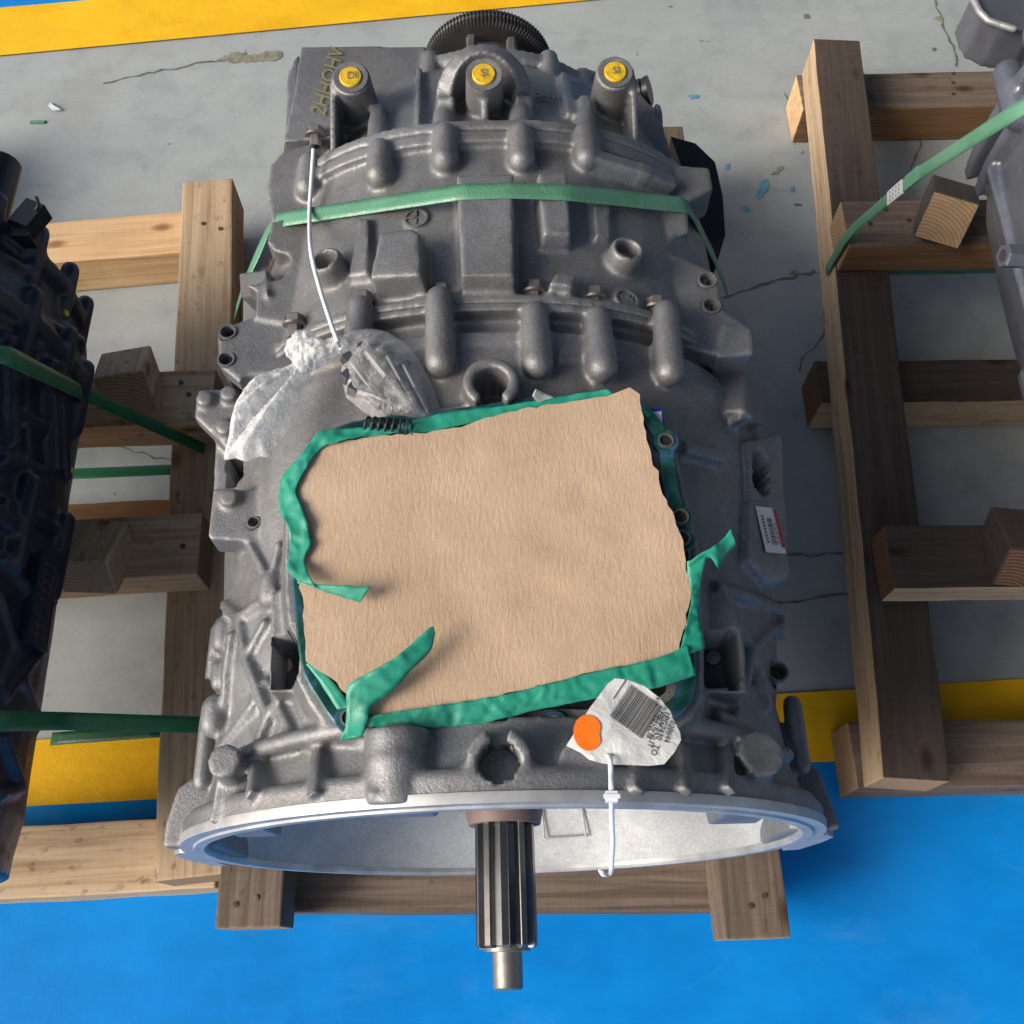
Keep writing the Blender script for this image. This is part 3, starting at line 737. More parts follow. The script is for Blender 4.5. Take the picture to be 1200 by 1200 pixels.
# right flank
G.pad(bm_, [(846, 440), (876, 432), (884, 470), (880, 505), (852, 500)], .016)
G.rib(bm_, [(878, 440), (886, 500)], .006, .01); G.rib(bm_, [(850, 425), (856, 490)], .011, .006)
G.pad(bm_, [(868, 520), (912, 512), (914, 590), (872, 596)], .006)
G.pad(bm_, [(870, 592), (914, 588), (918, 680), (892, 690), (868, 660)], .007)
for (x, y) in [(906, 665), (908, 735)]:
    G.boss(bm_, x, y, .011, .009)
for pts, r_ in [([(838, 690), (870, 700), (905, 712)], .006), ([(845, 700), (858, 740), (862, 810), (860, 850)], .006), ([(850, 705), (878, 760), (905, 735)], .005), ([(878, 760), (866, 830)], .005), ([(878, 760), (896, 830), (918, 862)], .006),
                ([(866, 830), (880, 880), (920, 885)], .006), ([(912, 700), (918, 760), (924, 840)], .008), ([(838, 840), (860, 850), (880, 880)], .006)]:
    G.rib(bm_, pts, r_)
hole(912, 787, .0065, 'bell')
G.rib(bm_, [(800, 528), (838, 538)], .008)
# seam one: flange rib, webs, four fingers, ring boss
Y1 = .40
def seam(mb, Y, st, ra, y0, y1, A0=30, A1=150):
    xl, xr, vt, n = st; P0 = []; P1 = []
    for k in range(41):
        a = R(A0+(A1-A0)*k/40); c, q = math.cos(a), math.sin(a); e = 2/n
        x = math.copysign(abs(c)**e, c)*(xr if c > 0 else -xl); v = math.copysign(abs(q)**e, q)*vt
        d = Vector((x*.6, 0, v)).normalized(); P0.append((Vector((x, 0, v))-d*.02)); P1.append(Vector((x, 0, v))+d*ra)
    for k in range(40):
        a, b, c, d = P0[k], P0[k+1], P1[k+1], P1[k]
        lo = [q+Vector((0, y0, 0)) for q in (a, b, c, d)]; hi = [q+Vector((0, y1, 0)) for q in (a, b, c, d)]
        mb.prism(lo, hi)
seam(bm_, Y1, (-.246, .24, .222, 2.3), .004, Y1-.007, Y1+.0005)
for a, b in [((517, 360), (519, 432)), ((626, 358), (629, 434)), ((699, 364), (702, 438)), ((772, 374), (777, 442)), ((428, 370), (424, 440))]:
    G.finger(bm_, a, b, .0115, .0125, .009)
p_, n_ = G.hit(577, 462); cring(bm_, p_+n_*.019, (0, .0, 1), .0175, .0042, .035, -58, 238)
dents['bell'].append(dent_round(p_+n_*.004, (0, 0, 1), .0122, .02, .012))
G.pad(bm_, [(655, 410), (690, 405), (690, 420), (655, 425)], .004)
seam(bm_, Y1, (-.246, .24, .222, 2.3), .002, Y1-.038, Y1-.026)
# ---- main case
mm = MB(); mm.add(main_loft.v, main_loft.f)
seam(mm, Y1, (-.246, .24, .222, 2.3), .005, Y1, Y1+.008); seam(mm, .6, (-.228, .228, .207, 2.4), .009, .586, .6)
G.pad(mm, [(540, 352), (605, 352), (604, 225), (534, 225)], .024, inset=.92); G.pad(mm, [(630, 300), (668, 300), (664, 215), (622, 215)], .019, inset=.82)
G.pad(mm, [(440, 355), (506, 352), (504, 296), (492, 290), (452, 296)], .027, inset=.88)
G.pad(mm, [(694, 290), (716, 290), (712, 225), (690, 225)], .007, inset=.8); G.pad(mm, [(406, 345), (440, 340), (440, 250), (425, 250)], .008, inset=.7)
G.pad(mm, [(640, 346), (668, 350), (672, 336), (650, 332)], .014)
for (x, y) in [(392, 318), (728, 306)]:
    p, n = G.hit(x, y+4); d = (n+Vector((0, .15, .4))).normalized()
    mm.ringloop(p, d, [(-.02, .008), (-.02, .0165), (.016, .0148), (.020, .013), (.020, .0105), (.004, .0085)], 28)
    mm.cyl(p-d*.02, p+d*.004, .015, .013, 20)
for (x, y, r_, h) in [(488, 258, .0105, .0018), (733, 353, .0105, .0022), (487, 283, .006, .002)]:
    p, n = G.hit(x, y); mm.cyl(p-n*.01, p+n*h, r_, r_, 26)
# flat flange plates along both sides, with their notches and drilled ears
G.plate(mm, [(318, 260), (385, 244), (392, 372), (346, 380), (300, 372), (300, 340), (288, 334), (330, 326), (341, 312), (338, 298), (322, 294), (313, 284)], .166, .022)
G.plate(mm, [(254, 392), (258, 384), (298, 370), (385, 362), (350, 440), (288, 440), (280, 448), (256, 428)], .163, .018)
G.pad(mm, [(296, 335), (328, 332), (330, 362), (298, 364)], .022)
hole(267, 389, .0058, 'main', .1635); hole(265, 421, .0058, 'main', .1635)
G.plate(mm, [(745, 236), (806, 240), (808, 270), (792, 276), (783, 286), (784, 296), (800, 300), (840, 320), (850, 362), (882, 386), (884, 414), (845, 418), (770, 396), (745, 340)], .170, .022)
G.plate(mm, [(840, 418), (884, 414), (882, 386), (850, 380)], .172, .07)
hole(829, 328, .0065, 'main', .1705); hole(834, 358, .0065, 'main', .1705)
G.plate(mm, [(330, 178), (368, 166), (378, 244), (318, 260), (311, 222), (316, 194)], .158, .03)
# ---- rear case
rr = MB(); rr.add(rear_loft.v, rear_loft.f)
seam(rr, .6, (-.228, .228, .207, 2.4), .009, .6005, .612)
for (x, y0, y1) in [(367, 172, 225), (448, 142, 212), (523, 134, 194), (611, 130, 194), (686, 134, 192)]:
    p, n = G.hit(x-2, y0+8); q, m_ = G.hit(x, y1)
    rr.capsule(p+n*.004, q+m_*.007, .0105, .012, 16)
    mm.capsule(q+m_*.006+Vector((0, .03, 0)), q+m_*.006, .0115, .0125, 16)
    rr.cyl(p+n*.006, p+n*.006+Vector((0, .022, -.004)), .009, .0085, 6)
# left flat plate at the back
G.plate(rr, [(352, 54), (500, 54), (500, 150), (345, 165), (332, 165), (344, 110)], .152, .03)
G.plate(rr, [(344, 70), (352, 62), (345, 150), (334, 160), (336, 92)], .12, .05)
G.pad(rr, [(340, 92), (366, 88), (364, 98), (340, 104)], .012)
# dome at the back, horseshoe, ribs
rr.lathe((0, .60, 0), (0, 1, 0), [(0, .19), (.06, .185), (.12, .172), (.17, .15), (.21, .115), (.235, .08), (.26, .07), (.28, .065)], 48)
G.setb([bell_loft, main_loft, rear_loft, shell_o, MB().lathe((0, .60, 0), (0, 1, 0), [(0, .19), (.06, .185), (.12, .172), (.17, .15), (.21, .115), (.235, .08), (.26, .07), (.28, .065)], 48)])
bosses = []
for (x, y, r_, v) in [(411, 91, .0185, .205), (567, 88, .0165, .235), (721, 85, .0185, .205)]:
    t = G.atV(x, y, v); d = Vector((0, -.22, 1)).normalized()
    rr.cyl(t-d*.09, t, r_*1.25, r_, 28); bosses.append((t, d))
for (px, dx) in [(411, -.018), (721, .018)]:
    t, d = bosses[0] if px == 411 else bosses[2]
    rr.prism([t+Vector((dx-.003, -.0, -.10)), t+Vector((dx+.003, 0, -.10)), t+Vector((dx+.003, -.09, -.10)), t+Vector((dx-.003, -.09, -.10))],
             [t+Vector((dx-.003, 0, -.004)), t+Vector((dx+.003, 0, -.004)), t+Vector((dx+.003, -.075, -.03)), t+Vector((dx-.003, -.075, -.03))])
t, d = bosses[1]
P = []
for k in range(13):
    a = R(200-220*k/12); P.append(t+Vector((.034*math.cos(a)*1.1, .012+.030*math.sin(a), -.004-.03*(1-abs(math.sin(a))))))
P = [P[0]+Vector((-.008, -.055, -.035))]+P+[P[-1]+Vector((.008, -.055, -.035))]
rings = []
for k in range(len(P)):
    d_ = (P[min(k+1, len(P)-1)]-P[max(k-1, 0)]).normalized(); l_ = Vector((-d_.y, d_.x, 0)).normalized()
    rings.append([P[k]+l_*.0125+Vector((0, 0, -.05)), P[k]-l_*.0095+Vector((0, 0, -.05)), P[k]-l_*.0070, P[k]+l_*.0095+Vector((0, 0, -.004))])
rr.loops(rings)
rr.prism([t+Vector((x_, y_, -.10)) for x_, y_ in ((-.0035, -.075), (.0035, -.075), (.0035, 0), (-.0035, 0))], [t+Vector((x_, y_, z_)) for x_, y_, z_ in ((-.0035, -.07, -.035), (.0035, -.07, -.035), (.0035, 0, -.01), (-.0035, 0, -.01))])
G.rib(rr, [(493, 90), (492, 158)], .004, .004); G.rib(rr, [(660, 95), (668, 140)], .007, 0)
rr.ringloop((0, 0, 0), (0, 1, 0), [(.755, .12), (.755, .162), (.766, .164), (.77, .12)], 64)
for aa in (-22, 24, 40):
    rr.cyl((math.sin(R(aa))*.158, .735, math.cos(R(aa))*.158), (math.sin(R(aa))*.158, .774, math.cos(R(aa))*.158), .011, .010, 16)
# right side of the rear case
sc_ = MB(); G.plate(sc_, [(786, 160), (815, 168), (838, 190), (847, 230), (850, 275), (820, 285), (800, 200)], .03, .10); G.part(sc_, 'side_cover', M['black_plastic'], 30)
G.plate(rr, [(735, 188), (832, 196), (836, 220), (806, 236), (740, 226)], .160, .04)
G.plate(rr, [(690, 80), (745, 100), (775, 140), (790, 190), (740, 200), (690, 160)], .12, .05)
for (x0, y0, x1, y1, r_) in [(735, 150, 765, 148, .019)]:
    a = G.atV(x0, y0, .10); b = G.atV(x1, y1, .10); rr.cyl(a, b, r_, r_*.95, 24)
G.rib(mm, [(698, 196), (745, 210), (775, 222)], .010, .004)
bell = cast(bm_, 'bell_housing', M['alu'], G.root, G.off, .0023, 2, dents['bell']+[dent_poly(inner2d, .17, .10)])
case = cast(mm, 'main_case', M['alu'], G.root, G.off, .0023, 2, dents['main'])
rearc = cast(rr, 'rear_case', M['alu'], G.root, G.off, .0023, 2)
_b = G.bvh; G.bvh = BVHTree.FromPolygons([v.co.copy() for v in bell.data.vertices], [tuple(q.vertices) for q in bell.data.polygons])
for y_ in (540, 552, 566):
    p, n = G.hit(892, y_); dent_round(p, Vector((.25, 0, 1)), .0105, .035, .02)(bell.data)
G.bvh = _b
for h in holes: G.part(h, 'bolt_hole', M['alu'], 30)
# bright inside of the bell, machined rim
inn = MB().lathe((0, 0, 0), (0, 1, 0), [(y_, r_*RS) for y_, r_ in [(.004, .2525), (.015, .2515), (.05, .2335), (.082, .221), (.083, .05)]], 96, caps=False)
G.part(inn, 'bell_lining', M['alu_bright'], 40)
rimm = MB().ringloop((0, 0, 0), (0, 1, 0), [(y_, r_*RS) for y_, r_ in [(-.0025, .2555), (-.0025, .2635), (-.0008, .2645), (-.0008, .2745), (.004, .2755), (.006, .2755), (.006, .2535), (.0, .2535)]], 128)
G.part(rimm, 'machined_rim', M['machined'], 25)
for sx in (-1, 1):
    lug = MB(); pr_ = [(.262, -.095), (.262, .028), (.270, .026), (.2785, .012), (.2805, -.03), (.276, -.09)]
    lug.prism([Vector((sx*x_, .004, z_)) for x_, z_ in pr_], [Vector((sx*x_, -.0004, z_)) for x_, z_ in pr_])
    G.part(lug, 'rim_ear_face', M['machined'], 25)
# ribs on the inner wall
for a0, a1, y0, y1 in [(158, 169.5, .03, .06)]:
    pk = MB()
    rw = lambda yy: (.248-yy*.36)*RS
    for aa in (a0, a1):
        a = R(aa); pk.capsule((math.sin(a)*rw(y0), y0, math.cos(a)*rw(y0)), (math.sin(a)*rw(y1), y1, math.cos(a)*rw(y1)), .0011)
    for yy in (y0,):
        n = 8; Q = [Vector((math.sin(R(a0+(a1-a0)*k/n))*rw(yy), yy, math.cos(R(a0+(a1-a0)*k/n))*rw(yy))) for k in range(n+1)]
        for a, b in zip(Q, Q[1:]): pk.capsule(a, b, .0011)
    G.part(pk, 'pocket_rib', M['alu_bright'], 50)
# input shaft
sh = empty('input_shaft', G.off, 0, G.root)
def spline(y0, y1, n, ro, ri, duty=.5):
    P = []
    for k in range(n):
        for t, r_ in ((0, ri), (.06, ro-.0006), (.09, ro), (duty-.03, ro), (duty, ro-.0006), (duty+.06, ri)):
            a = 2*math.pi*(k+t)/n+.18; P.append((math.cos(a)*r_, math.sin(a)*r_))
    s0 = .93
    return MB().loops([[Vector((x*s0, y0, z*s0)) for x, z in P], [Vector((x, y0+.002, z)) for x, z in P], [Vector((x, y1, z)) for x, z in P]])
so_ = spline(-.079, .06, 10, .0258, .0192, .46); so_.build('spline', M['steel'], sh, (0, 0, 0), 25)
MB().lathe((0, 0, 0), (0, 1, 0), [(-.110, .0105), (-.1085, .0122), (-.082, .0124), (-.0815, .019), (-.078, .019)], 32).build('pilot_tip', M['steel_dull'], sh, (0, 0, 0), 30)
MB().ringloop((0, 0, 0), (0, 1, 0), [(.018, .0262), (.018, .031), (.03, .034), (.07, .034), (.07, .0262)], 40).build('seal_collar', M['seal'], sh, (0, 0, 0), 30)
MB().lathe((0, 0, 0), (0, 1, 0), [(.045, .0345), (.045, .052), (.082, .056)], 40, caps=False).build('bearing_retainer', M['darkhole'], sh, (0, 0, 0), 30)
# output flange with its toothed edge
fo = empty('output_flange', G.off, 0, G.root)
P = []
for k in range(110):
    for t, r_ in ((0, .0782), (.25, .0782), (.5, .0797), (.8, .0797)): a = 2*math.pi*(k+t)/110; P.append((math.cos(a)*r_, math.sin(a)*r_))
M['steel_black'] = simple('blackened_steel', (.055, .052, .05), .5, .6, 50, .25, .2)
MB().loops([[Vector((x*.9, .910, z*.9)) for x, z in P], [Vector((x*.975, .912, z*.975)) for x, z in P], [Vector((x*.98, .920, z*.98)) for x, z in P], [Vector((x, .922, z)) for x, z in P], [Vector((x, .928, z)) for x, z in P], [Vector((x*.97, .930, z*.97)) for x, z in P]]).build('toothed_disc', M['steel_black'], fo, (0, 0, 0), 20)
MB().lathe((0, 0, 0), (0, 1, 0), [(.84, .048), (.87, .045), (.905, .05), (.91, .05)], 36).build('flange_neck', M['steel_dull'], fo, (0, 0, 0), 30)
for k in range(8):
    a = k*math.pi/4+.3; MB().lathe((math.cos(a)*.062, .885, math.sin(a)*.062), (0, 1, 0), [(0, .006), (.02, .0065)], 6).build('flange_bolt', M['steel_dull'], fo, (0, 0, 0), 20)
# yellow caps with stamped letters
for (t, d), s_ in zip(bosses, ('DI', 'SI', 'SI')):
    cp = MB().lathe(t, d, [(-.002, .0108), (.0016, .0108), (.0026, .0098), (.0028, 1e-4)], 32, caps=False)
    co_ = G.part(cp, 'yellow_cap', M['yellow_cap'], 30)
    tm = text_mb(s_, .011, t+d*.0028+Vector((-.0035, -.004, 0)), (1, .05, 0), (0, 1, .22), .0003); tm.build('stamp', M['ink_grey'], co_)
    rg = MB().ringloop(t, d, [(.0005, .0112), (.0012, .0146), (.0012, .0165), (-.001, .0165), (-.001, .0112)], 32)
    G.part(rg, 'boss_face', M['alu'], 30)
# hex bolts along both seams
hexm = MB().lathe((0, 0, 0), (0, 0, 1), [(-.012, .006), (0, .006), (0, .0098), (.0015, .0098), (.0016, .0082), (.008, .0082), (.0092, .0072), (.0092, 1e-4)], 6, caps=False)
hexm.lathe((0, 0, 0), (0, 0, 1), [(-.001, .0103), (.0012, .0103), (.0014, .008)], 20)
proto = None
def place_bolt(p, d, mark):
    global proto
    if proto is None: proto = G.part(hexm, 'bolt', M['steel_dull'], 25); o = proto
    else: o = proto.copy(); C.objects.link(o); o.parent = G.root
    o.location = Vector(p)+Vector(G.off); o.rotation_euler = Vector(d).to_track_quat('Z', 'Y').to_euler()
    if mark:
        mk = MB(); mk.add([(.0012*math.cos(a)*k_+.002, .0015*math.sin(a)*k_+.001, .0096) for a, k_ in ((0, 2), (1, 2.5), (2, 1.5), (3.2, 2.6), (4.2, 1.6), (5.3, 2.4))], [(0, 1, 2, 3, 4, 5)])
        mk.add([(.0082*q, .0012*w_, z_) for q, w_, z_ in ((1.01, -1, .003), (1.01, 1, .003), (.99, 1.5, .0085), (.99, -1.5, .0085))], [(0, 1, 2, 3)])
        mk.build('paint_mark', M['yellow_mark'], o, recalc=False)
for (x, y, mk) in [(345, 386, 1), (425, 360, 0), (517, 352, 1), (626, 348, 0), (697, 355, 1), (769, 366, 0)]:
    p = G.atY(x, y, Y1+.012); place_bolt(p+Vector((0, .004, .001)), (0, .97, .25), mk)
for (x, y, mk) in [(370, 160, 1)]:
    p = G.atY(x, y, .66); place_bolt(p+Vector((0, .0, .001)), (0, .97, .3), mk)
# cover gasket: a swept ring with bolt eyes
def sweep(path, prof, closed=True):
    n = len(path); rings = []
    for i in range(n):
        a, b = path[(i-1) % n], path[(i+1) % n]; d = (b-a).normalized(); nn = Vector((d.y, -d.x, 0))
        rings.append([path[i]+nn*u+Vector((0, 0, w)) for u, w in prof])
    rings.append(rings[0]); return MB().loops(rings, caps=False)
def closed_smooth(P, n):
    Q = cr(P+[P[0]], n+1); return Q[:-1]
gp = closed_smooth(frame, 90)
gk = sweep(gp, [(-.0055, -.006), (.0065, -.006), (.0065, .0), (.0045, .0012), (-.004, .0012), (-.0055, 0)])
eyes = [(780, 518), (797, 607), (799, 632), (650, 850), (531, 856), (590, 857), (410, 842), (742, 852)]
for (x, y) in eyes:
    p = G.atV(x, y, FV); gk.ringloop(p, (0, 0, 1), [(-.012, .0045), (-.012, .0100), (.001, .0100), (.0022, .0090), (.0022, .0052)], 24)
for (x, y) in eyes:
    p = G.atV(x, y, FV); G.part(MB().lathe(p, (0, 0, 1), [(.0008, .0062), (.0034, .0060), (.0034, .0048), (.0016, .0046)], 22, caps=False), 'thread_ring', M['steel_dull'], 30)
    G.part(MB().lathe(p, (0, 0, 1), [(.0014, .0047), (.0017, .0047), (.0017, 1e-4)], 18, caps=False), 'bore_shade_disc', M['darkhole'], 30)  # near-black disc stands in for the shade down the hole
gko = G.part(gk, 'cover_gasket', M['gasket'], 35)
gi = sweep(gp, [(.0067, -.010), (.0125, -.010), (.0125, -.003), (.0067, -.002)]); G.part(gi, 'cover_rim', M['alu'], 30)
# dark works inside the cover opening
for (x, y) in [(772, 560), (788, 640), (770, 820), (400, 800)]:
    p = G.atV(x, y, .17); G.part(MB().lathe(p, (0, 0, 1), [(0, .012), (.03, .012), (.032, .009)], 16), 'valve_body', M['darkhole'], 30)
sp = MB(); p0 = G.atV(428, 497, .244); dd = (G.atV(466, 500, .244)-p0).normalized(); nn = Vector((0, 0, 1)); tt = dd.cross(nn); rings = []
for k in range(121):
    a = k/120*2*math.pi*7; c = p0+dd*(k/120*.036)+(tt*math.cos(a)+nn*math.sin(a))*.0055; tg = (dd*.005+(-tt*math.sin(a)+nn*math.cos(a))*.0055).normalized(); x, y, d = MB.frame(tg)
    rings.append([c+(x*math.cos(q)+y*math.sin(q))*.0011 for q in [j*math.pi/3 for j in range(6)]])
G.part(sp.loops(rings), 'valve_spring', M['rubber'], 50)
# pocket bolt on the left pad (white hole), right oval hole
p = G.atV(335, 780, .162); G.part(MB().lathe(p, (.1, -.1, 1), [(0, .0052), (.0012, .0052), (.0013, 1e-4)], 20, caps=False), 'locating_pin', M['white_print'], 30)
p = G.atV(836, 772, .162); G.part(MB().lathe(p, (-.2, -.1, 1), [(0, .006), (.006, .0055), (.0065, 1e-4)], 20, caps=False), 'locating_pin', M['steel_dull'], 30)
for (x, y, v, tx) in [(277, 556, .045, .1), (898, 553, .06, 0)]:
    p = G.atV(x, y, v) if x < 600 else G.atV(x, y, .03)
    G.part(MB().box(p, (.010, .026, .01), Matrix.Rotation(.12, 3, 'Z')), 'web_edge', M['alu'], 30)
# cross marks on cast discs
cm = MB()
p, n = G.hit(488, 258)
cm.ringloop(p, n, [(.001, .0085), (.0034, .0088), (.0034, .0105), (.001, .011)], 28)
x, y, d = MB.frame(n)
cm.box(p+n*.0022, (.017, .0016, .0022)); cm.box(p+n*.0022, (.0016, .017, .0022))
G.part(cm, 'cast_mark', M['alu'], 30)
cm = MB(); p, n = G.hit(733, 353); cm.ringloop(p, n, [(.001, .0088), (.0036, .009), (.0036, .0108), (.001, .0112)], 28); x, y, d = MB.frame(n)
u = Vector((1, -.35, 0)); u = (u-n*u.dot(n)).normalized(); w = n.cross(u)
cm.add([p+n*.003+u*a+w*b for a, b in ((-.0085, -.0008), (.0085, -.0008), (.0085, .0008), (-.0085, .0008))], [(0, 1, 2, 3)])
cm2 = text_mb('22', .0075, p+n*.0026-u*.002+w*.0018, u, w, .0006, .0004); cm.add(cm2.v, cm2.f); G.part(cm, 'cast_mark', M['alu'], 30)
p, n = G.hit(627, 117); u = (Vector((1, 0, 0))-n*n.x).normalized(); w = n.cross(u)
G.part(text_mb('2481', .013, p+n*.002, u, w, .0008, .0006), 'cast_number', M['steel_dull'], 30)
# crayon scrawl on the rear plate
o0 = G.atV(380, 137, .1535)
G.part(text_mb('2HHOHV', .023, o0, (.17, 1, 0), (-1, .17, 0), .0006, 0, .25), 'crayon_scrawl', M['crayon'], 30)
# plugs at the right rear
a = G.atV(747, 110, .11); b = G.atV(760, 106, .115)
cn = MB(); cn.cyl(a-(b-a)*1.2, b, .012, .012, 18); cn.cyl(a+(b-a)*.2, a+(b-a)*.5, .0145, .0145, 18); cn.cyl(b-(b-a)*.3, b+(b-a)*.1, .0145, .0155, 18)
G.part(cn, 'plug_connector', M['black_plastic'], 30)
a = G.atV(757, 148, .10); b = G.atV(772, 147, .10)
cn = MB(); cn.lathe(a, b-a, [(0, .021), (.006, .021), (.007, .018), (.010, .018), (.011, .0215), (.014, .0205), (.0145, .013), (.012, .012), (.012, 1e-4)], 28, caps=False); G.part(cn, 'round_cap', M['alu'], 30)
# label on the right flank, laid on the finished casting
G.bvh = BVHTree.FromPolygons([v.co.copy() for v in bell.data.vertices], [tuple(q.vertices) for q in bell.data.polygons])
cor = [G.H(*q) for q in ((884, 602), (907, 599), (915, 643), (892, 646))]
n = (cor[0]-cor[2]).cross(cor[1]-cor[3]).normalized(); n = n if n.z > 0 else -n; n = (n+Vector((0, 0, .25))).normalized()
p = max(cor, key=lambda q: q.dot(n)); cc = sum(cor, Vector())/4; p = cc+n*((p-cc).dot(n)-.0075)
u = ((cor[0]+cor[1])-(cor[2]+cor[3])); u = (u-n*u.dot(n)).normalized(); w = u.cross(n)
if w.x < 0: w = -w
lb = empty('barcode_label', Vector(G.off), 0, G.root)
def quad(mb, a0, a1, b0, b1, h, sk=-.04): mb.add([p+n*(.0085+h)+u*(bb)+w*(aa+sk*bb) for aa, bb in ((a0, b0), (a1, b0), (a1, b1), (a0, b1))], [(0, 1, 2, 3)])
m1 = MB(); quad(m1, -.0125, .0125, -.020, .020, 0); lo = m1.build('label_paper', M['white_print'], lb, recalc=False); lo.modifiers.new('s', 'SOLIDIFY').thickness = .0004
m2 = MB(); quad(m2, .0085, .0122, -.015, .0195, .0005); m2.build('red_band', M['red_print'], lb, recalc=False)
m3 = MB(); yy = -.013
while yy < .010:
    h_ = random.choice((.0006, .0010, .0016)); quad(m3, -.003, .0035, yy, yy+h_, .0006); yy += h_+random.choice((.0005, .0009))
for k in range(9): quad(m3, -.0092, -.0062, -.012+k*.0028, -.0103+k*.0028, .0006)
for k in range(5): quad(m3, .0052, .0065, -.012+k*.004, -.0095+k*.004, .0006)
m3.build('printing', M['ink_grey'], lb, recalc=False)
_vs, _fs = [], []
for o_ in (bell, case, rearc):
    k_ = len(_vs); _vs += [v.co.copy() for v in o_.data.vertices]; _fs += [tuple(i+k_ for i in q.vertices) for q in o_.data.polygons]
G.bvh = BVHTree.FromPolygons(_vs, _fs)
# ------------------------------------------------------------------ cardboard and tape
CV = FV+.0085
card_px = [(375, 522), (440, 510), (500, 507), (540, 500), (560, 492), (588, 484), (612, 478), (660, 471), (700, 464), (722, 459), (738, 453), (750, 461), (752, 480), (757, 505), (763, 530), (765, 545), (772, 552), (776, 580), (788, 600), (796, 625), (801, 645), (803, 668), (809, 690), (807, 712), (801, 738), (796, 766), (760, 775), (700, 786), (640, 803), (580, 817), (500, 829), (438, 838), (406, 812), (393, 797), (371, 783), (358, 774), (356, 740), (355, 700), (350, 688), (356, 655), (352, 630), (345, 600), (348, 560)]
def WV(x, y, v): return atz(x, y, ZA+v)
cw = [WV(x, y, CV) for x, y in card_px]
cb = sheet([(p.x, p.y) for p in cw], lambda x, y: ZA+CV+.0028*noise.noise(Vector((x*9, y*9, 3)))+.0016*max(0, noise.noise(Vector((x*30+y*12, y*30, 9))))+.0007*noise.noise(Vector((x*40, y*40, 1))), .011, .0038, .0011)
co_ = cb.build('cardboard_sheet', [M['card'], M['card_edge']], None, (0, 0, 0), 40)
tag(co_, 'torn brown cardboard sheet taped over the top opening of the gearbox', 'cardboard')
def tp(A, B, dv=0, **kw):   # edges in photo points with a height above the card
    return ribbon([WV(x, y, CV+h) for x, y, h in A], [WV(x, y, CV+h) for x, y, h in B], mat=M['tape'], **kw)
t1 = tp([(470, 503, .001), (425, 501, .001), (381, 504, .003), (366, 514, .004), (350, 536, .003), (332, 555, .000), (327, 575, -.002), (328, 598, .0), (337, 620, .002), (340, 643, .001), (337, 668, .004), (352, 684, .008)],
        [(470, 507, .001), (425, 512, .002), (392, 519, .004), (377, 524, .003), (362, 544, .003), (347, 572, .003), (351, 588, .004), (357, 603, .005), (365, 635, .004), (357, 653, .004), (360, 668, .010), (370, 688, .012)], n=90, m=8, amp=.0022, freq=70)
tag(t1, 'crumpled green masking tape along the left edge of the cardboard', 'tape', 'green masking tape strips on the cardboard')
tf = tp([(350, 672, .006), (366, 684, .010), (400, 686, .014), (434, 687, .016)], [(348, 684, .007), (368, 689, .011), (396, 698, .010), (422, 706, .009)], n=26, m=4, amp=.0015, freq=60, name='tape_flap', parent=t1)
t2 = tp([(398, 868, -.012), (430, 862, -.006), (470, 855, -.003), (520, 852, -.002), (570, 847, -.001), (620, 834, -.001), (660, 826, .0), (720, 815, .001), (770, 806, .002), (815, 792, .003)],
        [(408, 846, .0), (440, 838, .003), (480, 832, .002), (520, 826, .002), (580, 816, .002), (640, 802, .002), (680, 791, .002), (720, 782, .002), (765, 773, .003), (806, 756, .003)], n=120, m=10, amp=.0018, freq=95)
tag(t2, 'long green masking tape strip along the front edge of the cardboard', 'tape', 'green masking tape strips on the cardboard')
t3 = tp([(795, 772, .003), (803, 738, .003), (809, 712, .003), (810, 688, .004), (806, 670, .005), (805, 658, .008)],
        [(826, 760, -.002), (824, 745, .0), (819, 720, .0), (821, 690, .001), (824, 668, .004), (829, 650, .010)], n=60, m=6, amp=.002, freq=80)
tag(t3, 'twisted green masking tape on the right edge with a loose end sticking out', 'tape', 'green masking tape strips on the cardboard')
tp([(805, 661, .008), (818, 650, .014), (835, 641, .014), (847, 632, .012), (857, 619, .014)], [(816, 668, .006), (830, 655, .006), (842, 665, .004), (852, 650, .004), (862, 640, .006)], n=30, m=4, amp=.003, freq=60, name='tape_flap', parent=t3)
t4 = tp([(404, 862, -.006), (406, 830, .004), (408, 803, .012), (440, 784, .018), (462, 771, .020), (476, 760, .019), (500, 738, .020), (508, 734, .020)],
        [(425, 862, -.006), (430, 845, .003), (437, 826, .006), (462, 808, .010), (481, 786, .013), (490, 778, .013), (505, 762, .014), (510, 742, .017)], n=60, m=5, amp=.002, freq=60)
tag(t4, 'green masking tape strip at lower left curling up across the cardboard', 'tape', 'green masking tape strips on the cardboard')
t5 = tp([(470, 496, -.006), (525, 483, -.004), (600, 474, -.004), (660, 464, -.004), (712, 456, -.003)], [(470, 512, -.005), (525, 502, -.005), (600, 485, -.005), (660, 474, -.005), (720, 462, -.005)], n=50, m=5, amp=.0012)
tag(t5, 'green masking tape tucked under the rear edge of the cardboard', 'tape', 'green masking tape strips on the cardboard')
t6 = tp([(749, 467, -.003), (756, 478, -.005), (766, 488, -.008), (774, 494, -.010)], [(747, 473, -.003), (752, 482, -.005), (762, 492, -.008), (772, 498, -.010)], n=14, m=2, amp=.0006)
tag(t6, 'narrow sliver of green tape off the upper right cardboard corner', 'tape', 'green masking tape strips on the cardboard')
t7 = tp([(358, 778, -.005), (375, 800, -.006), (395, 832, -.006)], [(368, 776, -.005), (392, 800, -.005), (412, 828, -.005)], n=20, m=3, amp=.001)
tag(t7, 'green masking tape under the lower left slanted edge of the cardboard', 'tape', 'green masking tape strips on the cardboard')
